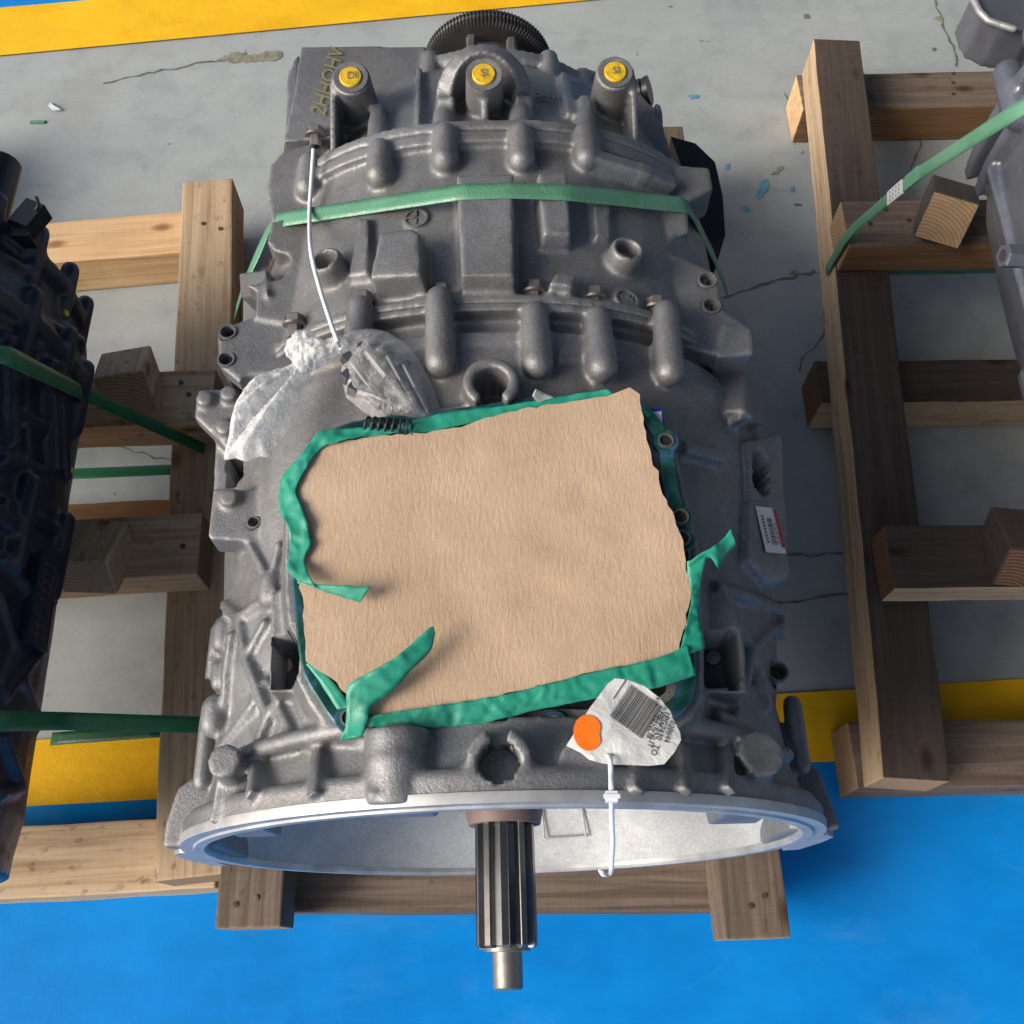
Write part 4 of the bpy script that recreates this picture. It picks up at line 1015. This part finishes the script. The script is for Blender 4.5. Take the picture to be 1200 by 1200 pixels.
# scrap label with blue border, white paper curl
def flat_quad(name, pts, v, mat, parent=None, th=.0004):
    P = [WV(x, y, v) for x, y in pts]; mb = MB(); mb.prism([q-Vector((0, 0, th)) for q in P], P); return mb.build(name, mat, parent)
sl_ = flat_quad('blue_edged_label', [(748, 480), (777, 478), (779, 503), (752, 507)], FV-.006, M['blue_print']); tag(sl_, 'small white label with blue borders beside the upper right cardboard corner', 'label')
flat_quad('label_face', [(750, 484), (775, 482), (777, 499), (753, 502)], FV-.0055, M['white_print'], sl_)
flat_quad('printing', [(752, 486), (760, 485), (762, 497), (754, 498)], FV-.0052, M['ink_grey'], sl_, .0002)
pc = ribbon([WV(628, 456, FV+.02), WV(636, 460, FV+.012), WV(650, 466, FV+.004)], [WV(624, 464, FV+.016), WV(632, 472, FV+.004), WV(650, 473, FV-.002)], 12, 3, .001, 60, 'paper_scrap', M['paper']); tag(pc, 'curled scrap of white paper behind the rear edge of the cardboard', 'scrap')
# ------------------------------------------------------------------ bag of bolts
def gz(px, py): return (G.M @ G.H(px, py))
bag = empty('plastic_bag', gz(440, 450)); tag(bag, 'knotted clear plastic bag holding silver bolts on the grey casting', 'bag')
bo = Vector(bag.location)
def dome(outline, hmax, base, step=.005, amp=.002, freq=80, power=.5, pleat=None):
    P = [atz(x, y, base) for x, y in outline]; P2 = [(p.x, p.y) for p in P]; c = sum(P, Vector())/len(P)
    def dist(x, y):
        q = Vector((x, y)); best = 9
        for i in range(len(P2)):
            a = Vector(P2[i]); b = Vector(P2[(i+1) % len(P2)]); t = max(0, min(1, (q-a).dot(b-a)/max(1e-12, (b-a).length_squared))); best = min(best, (q-(a+(b-a)*t)).length)
        return best
    R_ = max(dist(c.x, c.y), .004)
    def zf(x, y):
        d_ = dist(x, y); k = min(1, d_/R_); z = base+hmax*(k**power)
        z += amp*k*(noise.noise(Vector((x*freq, y*freq, 2)))+.6*noise.noise(Vector((x*freq*2.6, y*freq*2.6, 7))))
        if pleat: z += pleat(x, y)*min(1, d_/.006)
        return z
    mb = sheet(P2, zf, step, 0)
    n = len(mb.v); mb2 = MB(); mb2.v = mb.v+[Vector((v.x, v.y, base-.004*min(1, dist(v.x, v.y)/R_))) for v in mb.v]
    mb2.f = mb.f+[tuple(i+n for i in reversed(f)) for f in mb.f]; mb2.mi = [0]*len(mb2.f)
    return mb2
def bagpart(mb, name, mat):
    mb.v = [v-bo for v in mb.v]; o = mb.build(name, mat, bag, recalc=False)
    for p in o.data.polygons: p.use_smooth = True
    return o
zb = bo.z+.012
bag_out = [(398, 398), (412, 391), (432, 387), (455, 391), (476, 404), (490, 420), (504, 445), (515, 475), (523, 507), (500, 510), (472, 506), (448, 494), (425, 482), (406, 466), (399, 440), (402, 418)]
bagpart(dome(bag_out, .024, zb, .003, .006, 60), 'pouch', M['film_clear'])
tail = [(368, 430), (352, 420), (338, 430), (318, 438), (300, 446), (285, 460), (275, 474), (270, 496), (268, 512), (263, 530), (262, 540), (276, 537), (288, 541), (304, 535), (315, 536), (326, 518), (338, 508), (343, 488), (352, 470), (351, 458), (360, 445)]
kp = atz(360, 420, zb)
def pleat(x, y):
    a = math.atan2(y-kp.y, x-kp.x); r_ = math.hypot(x-kp.x, y-kp.y); return (abs(math.sin(a*9.5+r_*14))*.012-.004)*min(1, r_*22)+.0022*abs(math.sin(a*31+r_*30))
bagpart(dome(tail, .011, zb, .0022, .0014, 140, .5, pleat), 'loose_end', M['film_white'])
kn = MB()
for (x, y, r_) in [(352, 410, .011), (366, 418, .010), (343, 408, .006), (356, 425, .008)]:
    p = atz(x, y, zb+.01); kn.capsule(p, p+Vector((.003, .004, .002)), r_)
for (x0, y0, x1, y1, a_, b_) in [(366, 416, 385, 409, .009, .007), (383, 410, 398, 404, .006, .008)]:
    kn.capsule(atz(x0, y0, zb+.011), atz(x1, y1, zb+.010), a_, b_)
kn.v = [v-bo for v in kn.v]
ko = cast(kn, 'knot', M['film_white'], bag, (0, 0, 0), .0014, 1)
for v in ko.data.vertices:
    v.co += v.normal*(.0022*noise.noise(v.co*230)+.0012*noise.noise(v.co*600))
def hexbolt(p0, p1, r_, label):
    p0, p1 = Vector(p0), Vector(p1); e = empty('loose_bolt', p0); tag(e, label, 'bolt', 'loose bolts inside the plastic bag')
    d = (p1-p0).normalized(); L = (p1-p0).length
    MB().lathe((0, 0, 0), d, [(-.007, r_*1.7), (-.001, r_*1.75), (0, r_*1.75)], 6).build('head', M['zinc'], e, (0, 0, 0), 25)
    prof = [(0, r_), (L*.45, r_)]; t = L*.45
    while t < L: prof += [(t, r_*.86), (t+.0007, r_), (t+.0012, r_*.86)]; t += .0014
    MB().lathe((0, 0, 0), d, prof, 14).build('shank', M['zinc'], e, (0, 0, 0), 20)
for (x0, y0, x1, y1, h0, h1) in [(412, 425, 460, 488, .006, .006), (430, 412, 484, 480, .012, .010), (455, 418, 492, 484, .010, .008), (420, 458, 495, 488, .006, .006), (474, 428, 506, 490, .008, .006), (440, 408, 468, 428, .008, .010), (411, 445, 446, 476, .006, .006)]:
    hexbolt(atz(x0, y0, zb+h0), atz(x1, y1, zb+h1), .0038, 'silver threaded bolt inside the clear plastic bag')
# white cord from the casting to the bag
def cord(pts, r_, name, mat, n=40, parent=None):
    Q = cr(pts, n); mb = MB(); rings = []
    for i, q in enumerate(Q):
        x, y, d = MB.frame(Q[min(i+1, n-1)]-Q[max(0, i-1)]); rings.append([q+(x*math.cos(a)+y*math.sin(a))*r_ for a in [k*math.pi/4 for k in range(8)]])
    return mb.loops(rings).build(name, mat, parent, (0, 0, 0), 50)
up = Vector((0, 0, 1))
cd = cord([gz(371, 190)+up*.016, gz(368, 225)+up*.014, gz(366, 262)+up*.014, gz(370, 315)+up*.022, gz(381, 360)+up*.025, atz(391, 388, zb+.022), atz(399, 408, zb+.014)], .0019, 'white_cord', M['zip'])
tag(cd, 'thin white nylon tie running from the rear bolt boss to the plastic bag', 'cable tie')
# ------------------------------------------------------------------ paper tag with zip tie
tgp = [(663, 876), (672, 862), (690, 832), (712, 802), (720, 796), (735, 797), (756, 804), (772, 816), (786, 832), (798, 858), (799, 866), (790, 882), (778, 896), (760, 898), (722, 897), (706, 896), (690, 892), (680, 884)]
TV = .282
def tz(x, y): return ZA+TV+.006*math.sin(x*22+y*9)+.0025*noise.noise(Vector((x*45, y*45, 0)))
tw = [WV(x, y, TV) for x, y in tgp]
tmb = sheet([(p.x, p.y) for p in tw], tz, .004, .0006)
tgo = tmb.build('paper_tag', [M['paper'], M['paper']], None, (0, 0, 0), 60)
tag(tgo, 'crumpled white paper tag with barcode and orange dot at the bell rim', 'tag')
ta = R(-57)   # printed lines run down to the right in the photo
tu = Vector((math.cos(R(-124)), math.sin(R(-124)), 0)); 
def on_tag(mb, lift):
    for v in mb.v: v.z = tz(v.x, v.y)+lift
    return mb
def tagquad(mb, c, ux, uy, a0, a1, b0, b1, n=4):
    vs = [c+ux*(a0+(a1-a0)*i/n)+uy*(b0+(b1-b0)*j/n) for i in range(n+1) for j in range(n+1)]
    mb.add(vs, [(i*(n+1)+j, (i+1)*(n+1)+j, (i+1)*(n+1)+j+1, i*(n+1)+j+1) for i in range(n) for j in range(n)])
bc = WV(745, 834, TV); e1 = WV(766, 826, TV)-WV(745, 812, TV); e1.z = 0; ex = e1.normalized(); ey = Vector((-ex.y, ex.x, 0))
bmB = MB(); xx = -.0145
while xx < .0145:
    w_ = random.choice((.0004, .0006, .0009)); tagquad(bmB, bc, ex, ey, -.0115+.0, .0115, xx, xx+w_, 3) if False else tagquad(bmB, bc, ey, ex, -.0125, .0125, xx*.8, xx*.8+w_, 3); xx += w_+random.choice((.0006, .0008))
tagquad(bmB, bc-ex*.0155, ey, ex, -.002, .014, -.0004, .0003, 3)
on_tag(bmB, .0005).build('barcode', M['ink_grey'], tgo, recalc=False)
tx = -ey
for (x, y, s_, body) in [(766, 836, .0050, 'TRNLI8'), (773, 832, .0050, 'HRT RNLIT'), (780, 832, .0052, '1PG2430  TO'), (788, 838, .0050, '7020644'), (770, 813, .0036, '1817'), (780, 820, .0036, 'DPK 17')]:
    o0 = WV(x, y, TV); t_ = text_mb(body, s_, o0, (WV(x-14, y+40, TV)-o0), Vector((0, 0, 1)).cross(WV(x-14, y+40, TV)-o0), 0)
    on_tag(t_, .0006).build('printed_line', M['ink'], tgo, recalc=False)
oc = WV(688, 861, TV); om = MB(); ring = []
N = 26
for k in range(N):
    a = 2*math.pi*k/N; r_ = .0110
    q = oc+Vector((math.cos(a)*r_*.80, math.sin(a)*r_, 0)); 
    bite = oc+Vector((.0155, -.001, 0)); dq = q-bite
    if dq.length < .0085: q = bite+dq.normalized()*.0085
    ring.append(q)
om.add([oc-Vector((.003, 0, 0))]+ring, [(0, k+1, (k+1) % N+1) for k in range(N)]); on_tag(om, .0008)
om.build('orange_dot', M['orange'], tgo, recalc=False)
zt = empty('zip_tie', WV(716, 905, .275)); tag(zt, 'white zip tie hanging from the paper tag over the bell rim', 'cable tie'); zo = Vector(zt.location)
zp = [WV(713, 884, TV+.004), WV(715, 890, TV+.008), WV(716, 905, .29), WV(716.5, 928, .292), WV(717, 960, .262), WV(718, 985, .24), WV(717, 1005, .225), WV(716, 1020, .215), WV(713, 1026, .212), WV(708, 1026, .214), WV(704, 1020, .22)]
A_ = [p-Vector((.0016, 0, 0))-zo for p in cr(zp, 50)]; B_ = [p+Vector((.0016, 0, 0))-zo for p in cr(zp, 50)]
ribbon(A_, B_, 90, 2, 0, 1, 'tie_band', M['zip'], zt, .0013)
hb = WV(716.5, 934, .292)-zo
MB().box(hb, (.0068, .0062, .0055)).box(hb+Vector((0, 0, .0025)), (.0095, .0025, .002)).build('tie_head', M['zip'], zt)

# ------------------------------------------------------------------ straps
def band(P, w, n, name, label, side=None, mat='strap', group='green strapping bands'):
    P = [Vector(p) for p in P]; A = []; B = []
    for i, p in enumerate(P):
        d = (P[min(i+1, len(P)-1)]-P[max(0, i-1)]).normalized(); s_ = Vector(side) if side else Vector((0, 1, 0)); s_ = (s_-d*s_.dot(d)).normalized()
        A.append(p-s_*w/2); B.append(p+s_*w/2)
    o = ribbon(A, B, n, 3, .0002, 30, name, M[mat], None, .0009, True, True); return tag(o, label, 'strap', group)
def lifted(px, py, h): p, n = G.hit(px, py); return G.M @ (p+n*h)
def taut(x0, x1, n=90):      # a taut band over the castings: the upper hull of the section it crosses
    Q = []
    for k in range(n+1):
        x = x0+(x1-x0)*k/n; Y = .506+.046*(x/.2)**2+.004*(x/.2); h = G.bvh.ray_cast(Vector((x, Y, .5)), Vector((0, 0, -1)))
        if h[0] is not None: Q.append(h[0])
    H_ = []
    for q in Q:
        while len(H_) > 1 and (H_[-1].x-H_[-2].x)*(q.z-H_[-2].z)-(H_[-1].z-H_[-2].z)*(q.x-H_[-2].x) >= 0: H_.pop()
        H_.append(q)
    return [G.M @ (q+Vector((0, 0, .0016))) for q in H_]
_t = [q for q in taut(-.212, .20) if q.z > ZA+.135]
band([atz(276, 366, ZA+.02), G.M @ G.atV(286, 334, .112), G.M @ G.atV(302, 298, .128), G.M @ G.atV(314, 270, .142)]+_t+[G.M @ G.atV(812, 250, .146), G.M @ G.atV(822, 272, .10), G.M @ G.atV(836, 300, .04), atz(852, 340, ZA-.1)], .0172, 140, 'strap', 'green strap stretched across the top of the middle gearbox')

# ------------------------------------------------------------------ the two neighbouring gearboxes
def side_box(cx, cy, zbase): return Box((cx, cy), 0, zbase)
# left, navy black
L = side_box(-.722, .095, .212); tag(L.root, 'navy black painted gearbox on the left pallet, partly out of view', 'gearbox', 'gearboxes on pallets')
ls = [(-.02, .262), (.03, .268), (.075, .265), (.146, .262), (.224, .258), (.307, .252), (.378, .245), (.456, .242), (.51, .240), (.575, .228), (.64, .185), (.70, .13)]
lst = [(y, -x, x, max(.10, .235-.14*max(0, y-.45)**.9*1.6), -.23, 2.2) for y, x in ls]
ll = loft(lst); L.setb([ll]); lb_ = MB(); lb_.add(ll.v, ll.f)
lb_.lathe((0, -.025, 0), (0, 1, 0), [(0, .268), (.02, .268), (.022, .26)], 64)
def seam_row(mb, B, Y, sec, ra, angs, ln0, ln1, r_):
    seam(mb, Y, sec, ra*.75, Y-.009, Y+.010, -15, 195); xl, xr, vt, n = sec; e = 2/n
    for a in angs:
        c, q = math.cos(R(a)), math.sin(R(a)); p = Vector((math.copysign(abs(c)**e, c)*(xr if c > 0 else -xl), 0, math.copysign(abs(q)**e, q)*vt)); p += Vector((p.x*.6, 0, p.z)).normalized()*.002
        mb.capsule(p+Vector((0, Y+ln1, 0)), p+Vector((0, Y-ln0, 0)), r_*.85, r_*.9, 14)
angL = range(-15, 100, 15)
seam_row(lb_, L, .575, (-.228, .228, .205, 2.2), .012, angL, .055, .03, .012)
seam_row(lb_, L, .490, (-.242, .242, .225, 2.2), .012, angL, .05, .03, .012)
seam_row(lb_, L, .275, (-.256, .256, .235, 2.2), .012, range(-12, 96, 18), .03, .05, .013)
for pts, r_ in [([(2, 655), (30, 690), (46, 762), (4, 815)], .006), ([(25, 800), (45, 850), (60, 905), (54, 935)], .006), ([(0, 862), (20, 920), (40, 1000)], .007), ([(58, 790), (70, 850), (66, 905)], .006), ([(25, 642), (48, 655), (62, 705), (66, 760), (60, 800)], .005),
                ([(0, 590), (70, 628), (88, 640)], .008), ([(0, 538), (50, 556), (88, 578)], .009), ([(4, 482), (45, 500)], .009), ([(46, 762), (60, 790)], .005), ([(0, 930), (22, 925), (24, 980)], .006), ([(70, 690), (76, 740), (70, 800)], .006),
                ([(0, 700), (18, 760), (0, 800)], .005), ([(84, 640), (80, 760), (66, 960)], .007), ([(25, 430), (28, 535)], .007), ([(52, 428), (58, 545)], .012), ([(70, 440), (76, 560)], .006), ([(8, 425), (9, 520)], .010),
                ([(0, 300), (40, 325), (80, 350)], .006), ([(0, 350), (50, 378), (92, 400)], .007), ([(0, 395), (60, 418), (98, 440)], .006), ([(0, 270), (35, 295), (60, 305)], .006)]:
    L.rib(lb_, pts, r_)
for (x, y) in [(78, 455)]: L.boss(lb_, x, y, .010, .008)
cast(lb_, 'main_case', M['navy'], L.root, L.off, .0032, 2)
a = L.atV(-14, 250, .10); b = L.atV(2, 192, .10)
L.part(MB().lathe(a, (b-a), [(-.05, .02), ((b-a).length, .0195), ((b-a).length+.002, .017)], 24), 'breather_pipe', M['black_plastic'], 30)
a = L.atV(36, 256, .10); L.part(MB().box(a, (.022, .03, .02), Matrix.Rotation(R(-25), 3, 'Z')).box(a+Vector((-.012, -.012, -.01)), (.03, .02, .02)), 'sensor_plug', M['black_plastic'], 30)
cwr = cr([L.atV(42, 246, .11), L.atV(45, 238, .115), L.atV(42, 230, .12)], 10); wr = MB()
for p, q in zip(cwr, cwr[1:]): wr.cyl(p, q, .0016, .0016, 8)
L.part(wr, 'sensor_wire', M['black_plastic'], 40)
for (x, y, s_) in [(42, 312, .004), (72, 368, .004), (77, 551, .0045)]:
    if L.bvh.ray_cast(*L.ray(x, y))[0] is None: continue
    p, n = L.hit(x, y); L.part(MB().lathe(p, n, [(-.004, s_), (.006, s_), (.007, s_*.7)], 6), 'yellow_mark', M['yellow_mark'], 30)
p, n = L.hit(40, 705); u = (Vector((.35, 1, 0))); u = (u-n*u.dot(n)).normalized(); w = u.cross(n)
npb = empty('name_plate', L.off, 0, L.root); mb = MB(); mb.add([p+n*(.010+h)+u*b_+w*a_ for h in (-.012, 0) for a_, b_ in ((-.022, -.045), (.022, -.045), (.022, .045), (-.022, .045))], [(3, 2, 1, 0), (4, 5, 6, 7), (0, 1, 5, 4), (1, 2, 6, 5), (2, 3, 7, 6), (3, 0, 4, 7)])
mb.build('plate', M['navy'], npb)
mt = MB()
for k in range(9):
    for q in range(2):
        if random.random() < .85: a_ = -.016+q*.018; b_ = -.038+k*.009; mt.add([p+n*.0108+u*(b_+dy)+w*(a_+dx) for dx, dy in ((0, 0), (random.uniform(.008, .014), 0), (random.uniform(.008, .014), .0035), (0, .0035))], [(0, 1, 2, 3)])
M['faint'] = simple('faint_plate_print', (.045, .042, .04), .6); mt.build('embossed_lines', M['faint'], npb, recalc=False)
p, n = L.hit(62, 664); u = (Vector((.2, 1, 0))); u = (u-n*u.dot(n)).normalized(); w = u.cross(n)
mb = MB(); mb.add([p+n*.011+u*b_+w*a_ for a_, b_ in ((-.007, .006), (.005, .012), (.002, -.014))], [(0, 1, 2)]); wl_ = L.part(mb, 'corner_label', M['white_print'], None)
mb = MB(); mb.add([p+n*.0115+u*b_+w*a_ for a_, b_ in ((.002, .0105), (.0055, .0125), (.003, -.012), (.0015, -.014))], [(0, 1, 2, 3)]); mb.build('red_edge', M['red_print'], wl_, recalc=False)
band([atz(-200, 405, ZA+.2), atz(0, 414, ZA+.20), atz(12, 418, ZA+.19), atz(100, 462, .40), atz(200, 508, .22), atz(252, 532, .13)], .0165, 50, 'strap', 'shaded green strap slanting from the black gearbox down behind the middle gearbox', None, 'strap_shaded')
band([atz(70, 556, .08), atz(210, 550, .08)], .0165, 10, 'strap', 'short level green strap low between the left pallet beams', None, 'strap_shaded')
band([atz(-200, 844, ZA+.14), atz(0, 845, ZA+.10), atz(75, 845, .45), atz(255, 850, .35)], .0165, 30, 'strap', 'level green strap across the front of the black gearbox', None, 'strap_shaded')
band([atz(60, 866, .09), atz(190, 856, .14)], .0165, 10, 'strap', 'green strap edge just above the yellow line at left', None, 'strap_shaded')
# right, blue grey
Q = side_box(.872, .07, .212); tag(Q.root, 'blue grey painted gearbox at the right edge of the picture', 'gearbox', 'gearboxes on pallets')
rs = [(-.02, .262), (.10, .262), (.30, .262), (.42, .262), (.482, .268), (.555, .286), (.60, .29), (.68, .29), (.79, .285), (.85, .27), (.90, .25), (.99, .22)]
rst = [(y, -x, x, .24-.06*max(0, y-.7), -.23, 2.6) for y, x in rs]
rl = loft(rst); Q.setb([rl]); rb = MB(); rb.add(rl.v, rl.f)
sec = (-.285, .285, .235, 2.6)
seam_row(rb, Q, .85, sec, .016, range(90, 180, 12), .030, .035, .020)
seam_row(rb, Q, .82, sec, .007, (), .035, .035, .0165)
for a in range(96, 190, 22):     # long ribs along the side
    c, q = math.cos(R(a)), math.sin(R(a)); e = 2/2.6; p = Vector((math.copysign(abs(c)**e, c)*.285, 0, math.copysign(abs(q)**e, q)*.235))
    d = Vector((p.x*.6, 0, p.z)).normalized(); t = Vector((d.z, 0, -d.x))
    rb.prism([p-d*.012+t*k+Vector((0, y_, 0)) for y_, k in ((.55, -.008), (.55, .008), (.81, .008), (.81, -.008))], [p+d*.010+t*k+Vector((0, y_, 0)) for y_, k in ((.56, -.004), (.56, .004), (.81, .004), (.81, -.004))])
for a in range(100, 196, 16):
    c, q = math.cos(R(a)), math.sin(R(a)); e = 2/2.6; p = Vector((math.copysign(abs(c)**e, c)*.272, 0, math.copysign(abs(q)**e, q)*.232))
    a2 = a+14; c2, q2 = math.cos(R(a2)), math.sin(R(a2)); p2 = Vector((math.copysign(abs(c2)**e, c2)*.264, 0, math.copysign(abs(q2)**e, q2)*.23))
    rb.capsule(p+Vector((0, .55, 0)), p2+Vector((0, .40, 0)), .011, .009, 8); rb.capsule(p+Vector((0, .40, 0)), p2+Vector((0, .52, 0)), .008, .008, 8)
seam_row(rb, Q, .535, (-.276, .276, .235, 2.6), .010, range(95, 200, 13), .05, .02, .013)
seam_row(rb, Q, .27, (-.262, .262, .23, 2.6), .012, range(-15, 205, 20), .03, .06, .013)
rb.ringloop((0, -.035, 0), (0, 1, 0), [(0, .225), (0, .272), (.02, .272), (.026, .255), (.03, .225)], 72)
for a in range(0, 181, 20):      # crossed ribs round the bell
    for da in (-11, 11):
        q_ = [Vector((math.cos(R(a_))*.256, y_, math.sin(R(a_))*.236)) for a_, y_ in ((a-da, .02), (a+da, .23))]
        n_ = Vector((math.cos(R(a)), 0, math.sin(R(a)))); rb.capsule(q_[0]+n_*.006, q_[1]+n_*.006, .008, .008, 8)
Q.plate(rb, [(1140, -10), (1152, 18), (1175, 30), (1210, 36), (1260, 20), (1260, -40)], .06, .06)
cast(rb, 'main_case', M['bluegrey'], Q.root, Q.off, .003, 3)
lipm = MB(); P = [Q.atV(x, y, .064) for x, y in [(1140, -2), (1148, 14), (1158, 24), (1172, 29), (1188, 34)]]
for a, b in zip(P, P[1:]): lipm.capsule(a, b, .004)
Q.part(lipm, 'gasket_lip', M['machined'], 50)
p = Q.atV(1166, 301, .06); Q.part(MB().lathe(p+Vector((.05, 0, 0)), (-1, -.05, .1), [(0, .013), (.043, .013), (.045, .0115), (.045, .007), (.03, .0065), (.03, 1e-4)], 6, caps=False), 'drain_plug', M['bluegrey'], 25)
p, n = Q.hit(1182, 275); Q.part(MB().lathe(p, n, [(-.002, .004), (.004, .004), (.005, .002)], 6), 'yellow_mark', M['yellow_mark'], 30)
rs_ = band([atz(1420, 60, ZA+.26), atz(1205, 122, ZA+.21), atz(1185, 134, ZA+.19), atz(1075, 204, .42), atz(1000, 268, .235), atz(990, 280, .215), atz(968, 318, .12)], .0165, 50, 'strap', 'green strap with a white clip slanting down from the blue grey gearbox')
def along(t0, t1, mat, name, w=.0186):
    A, B = atz(1075, 204, .42), atz(1000, 268, .235); a, b = A.lerp(B, t0), A.lerp(B, t1); d = (b-a).normalized(); s_ = Vector((0, 1, 0)); s_ = (s_-d*s_.dot(d)).normalized(); n = d.cross(s_); n = n if n.z > 0 else -n
    mb = MB(); mb.add([p+s_*k*w/2+n*h for h in (-.0012, .0016) for p, k in ((a, -1), (b, -1), (b, 1), (a, 1))], [(3, 2, 1, 0), (4, 5, 6, 7), (0, 1, 5, 4), (1, 2, 6, 5), (2, 3, 7, 6), (3, 0, 4, 7)]); o = mb.build(name, mat, rs_)
    return o, a, b, s_, n
along(-.02, .16, M['strap'], 'weld_joint')
wc, a_, b_, s_, n_ = along(.20, .42, M['white_print'], 'white_clip')
mb = MB()
for i in range(4):
    for j in range(3):
        q = a_.lerp(b_, .18+.2*i)+s_*(-.0055+.0055*j)+n_*.0019; d_ = (b_-a_).normalized(); mb.add([q+d_*dx*.0012+s_*dy*.0014 for dx, dy in ((-1, -1), (1, -1), (1, 1), (-1, 1))], [(0, 1, 2, 3)])
mb.build('clip_dot', M['ink_grey'], wc, recalc=False)
band([atz(1040, 318, .08), atz(1300, 312, .08)], .0165, 10, 'strap', 'green strap seen low under the right pallet crossbeam')
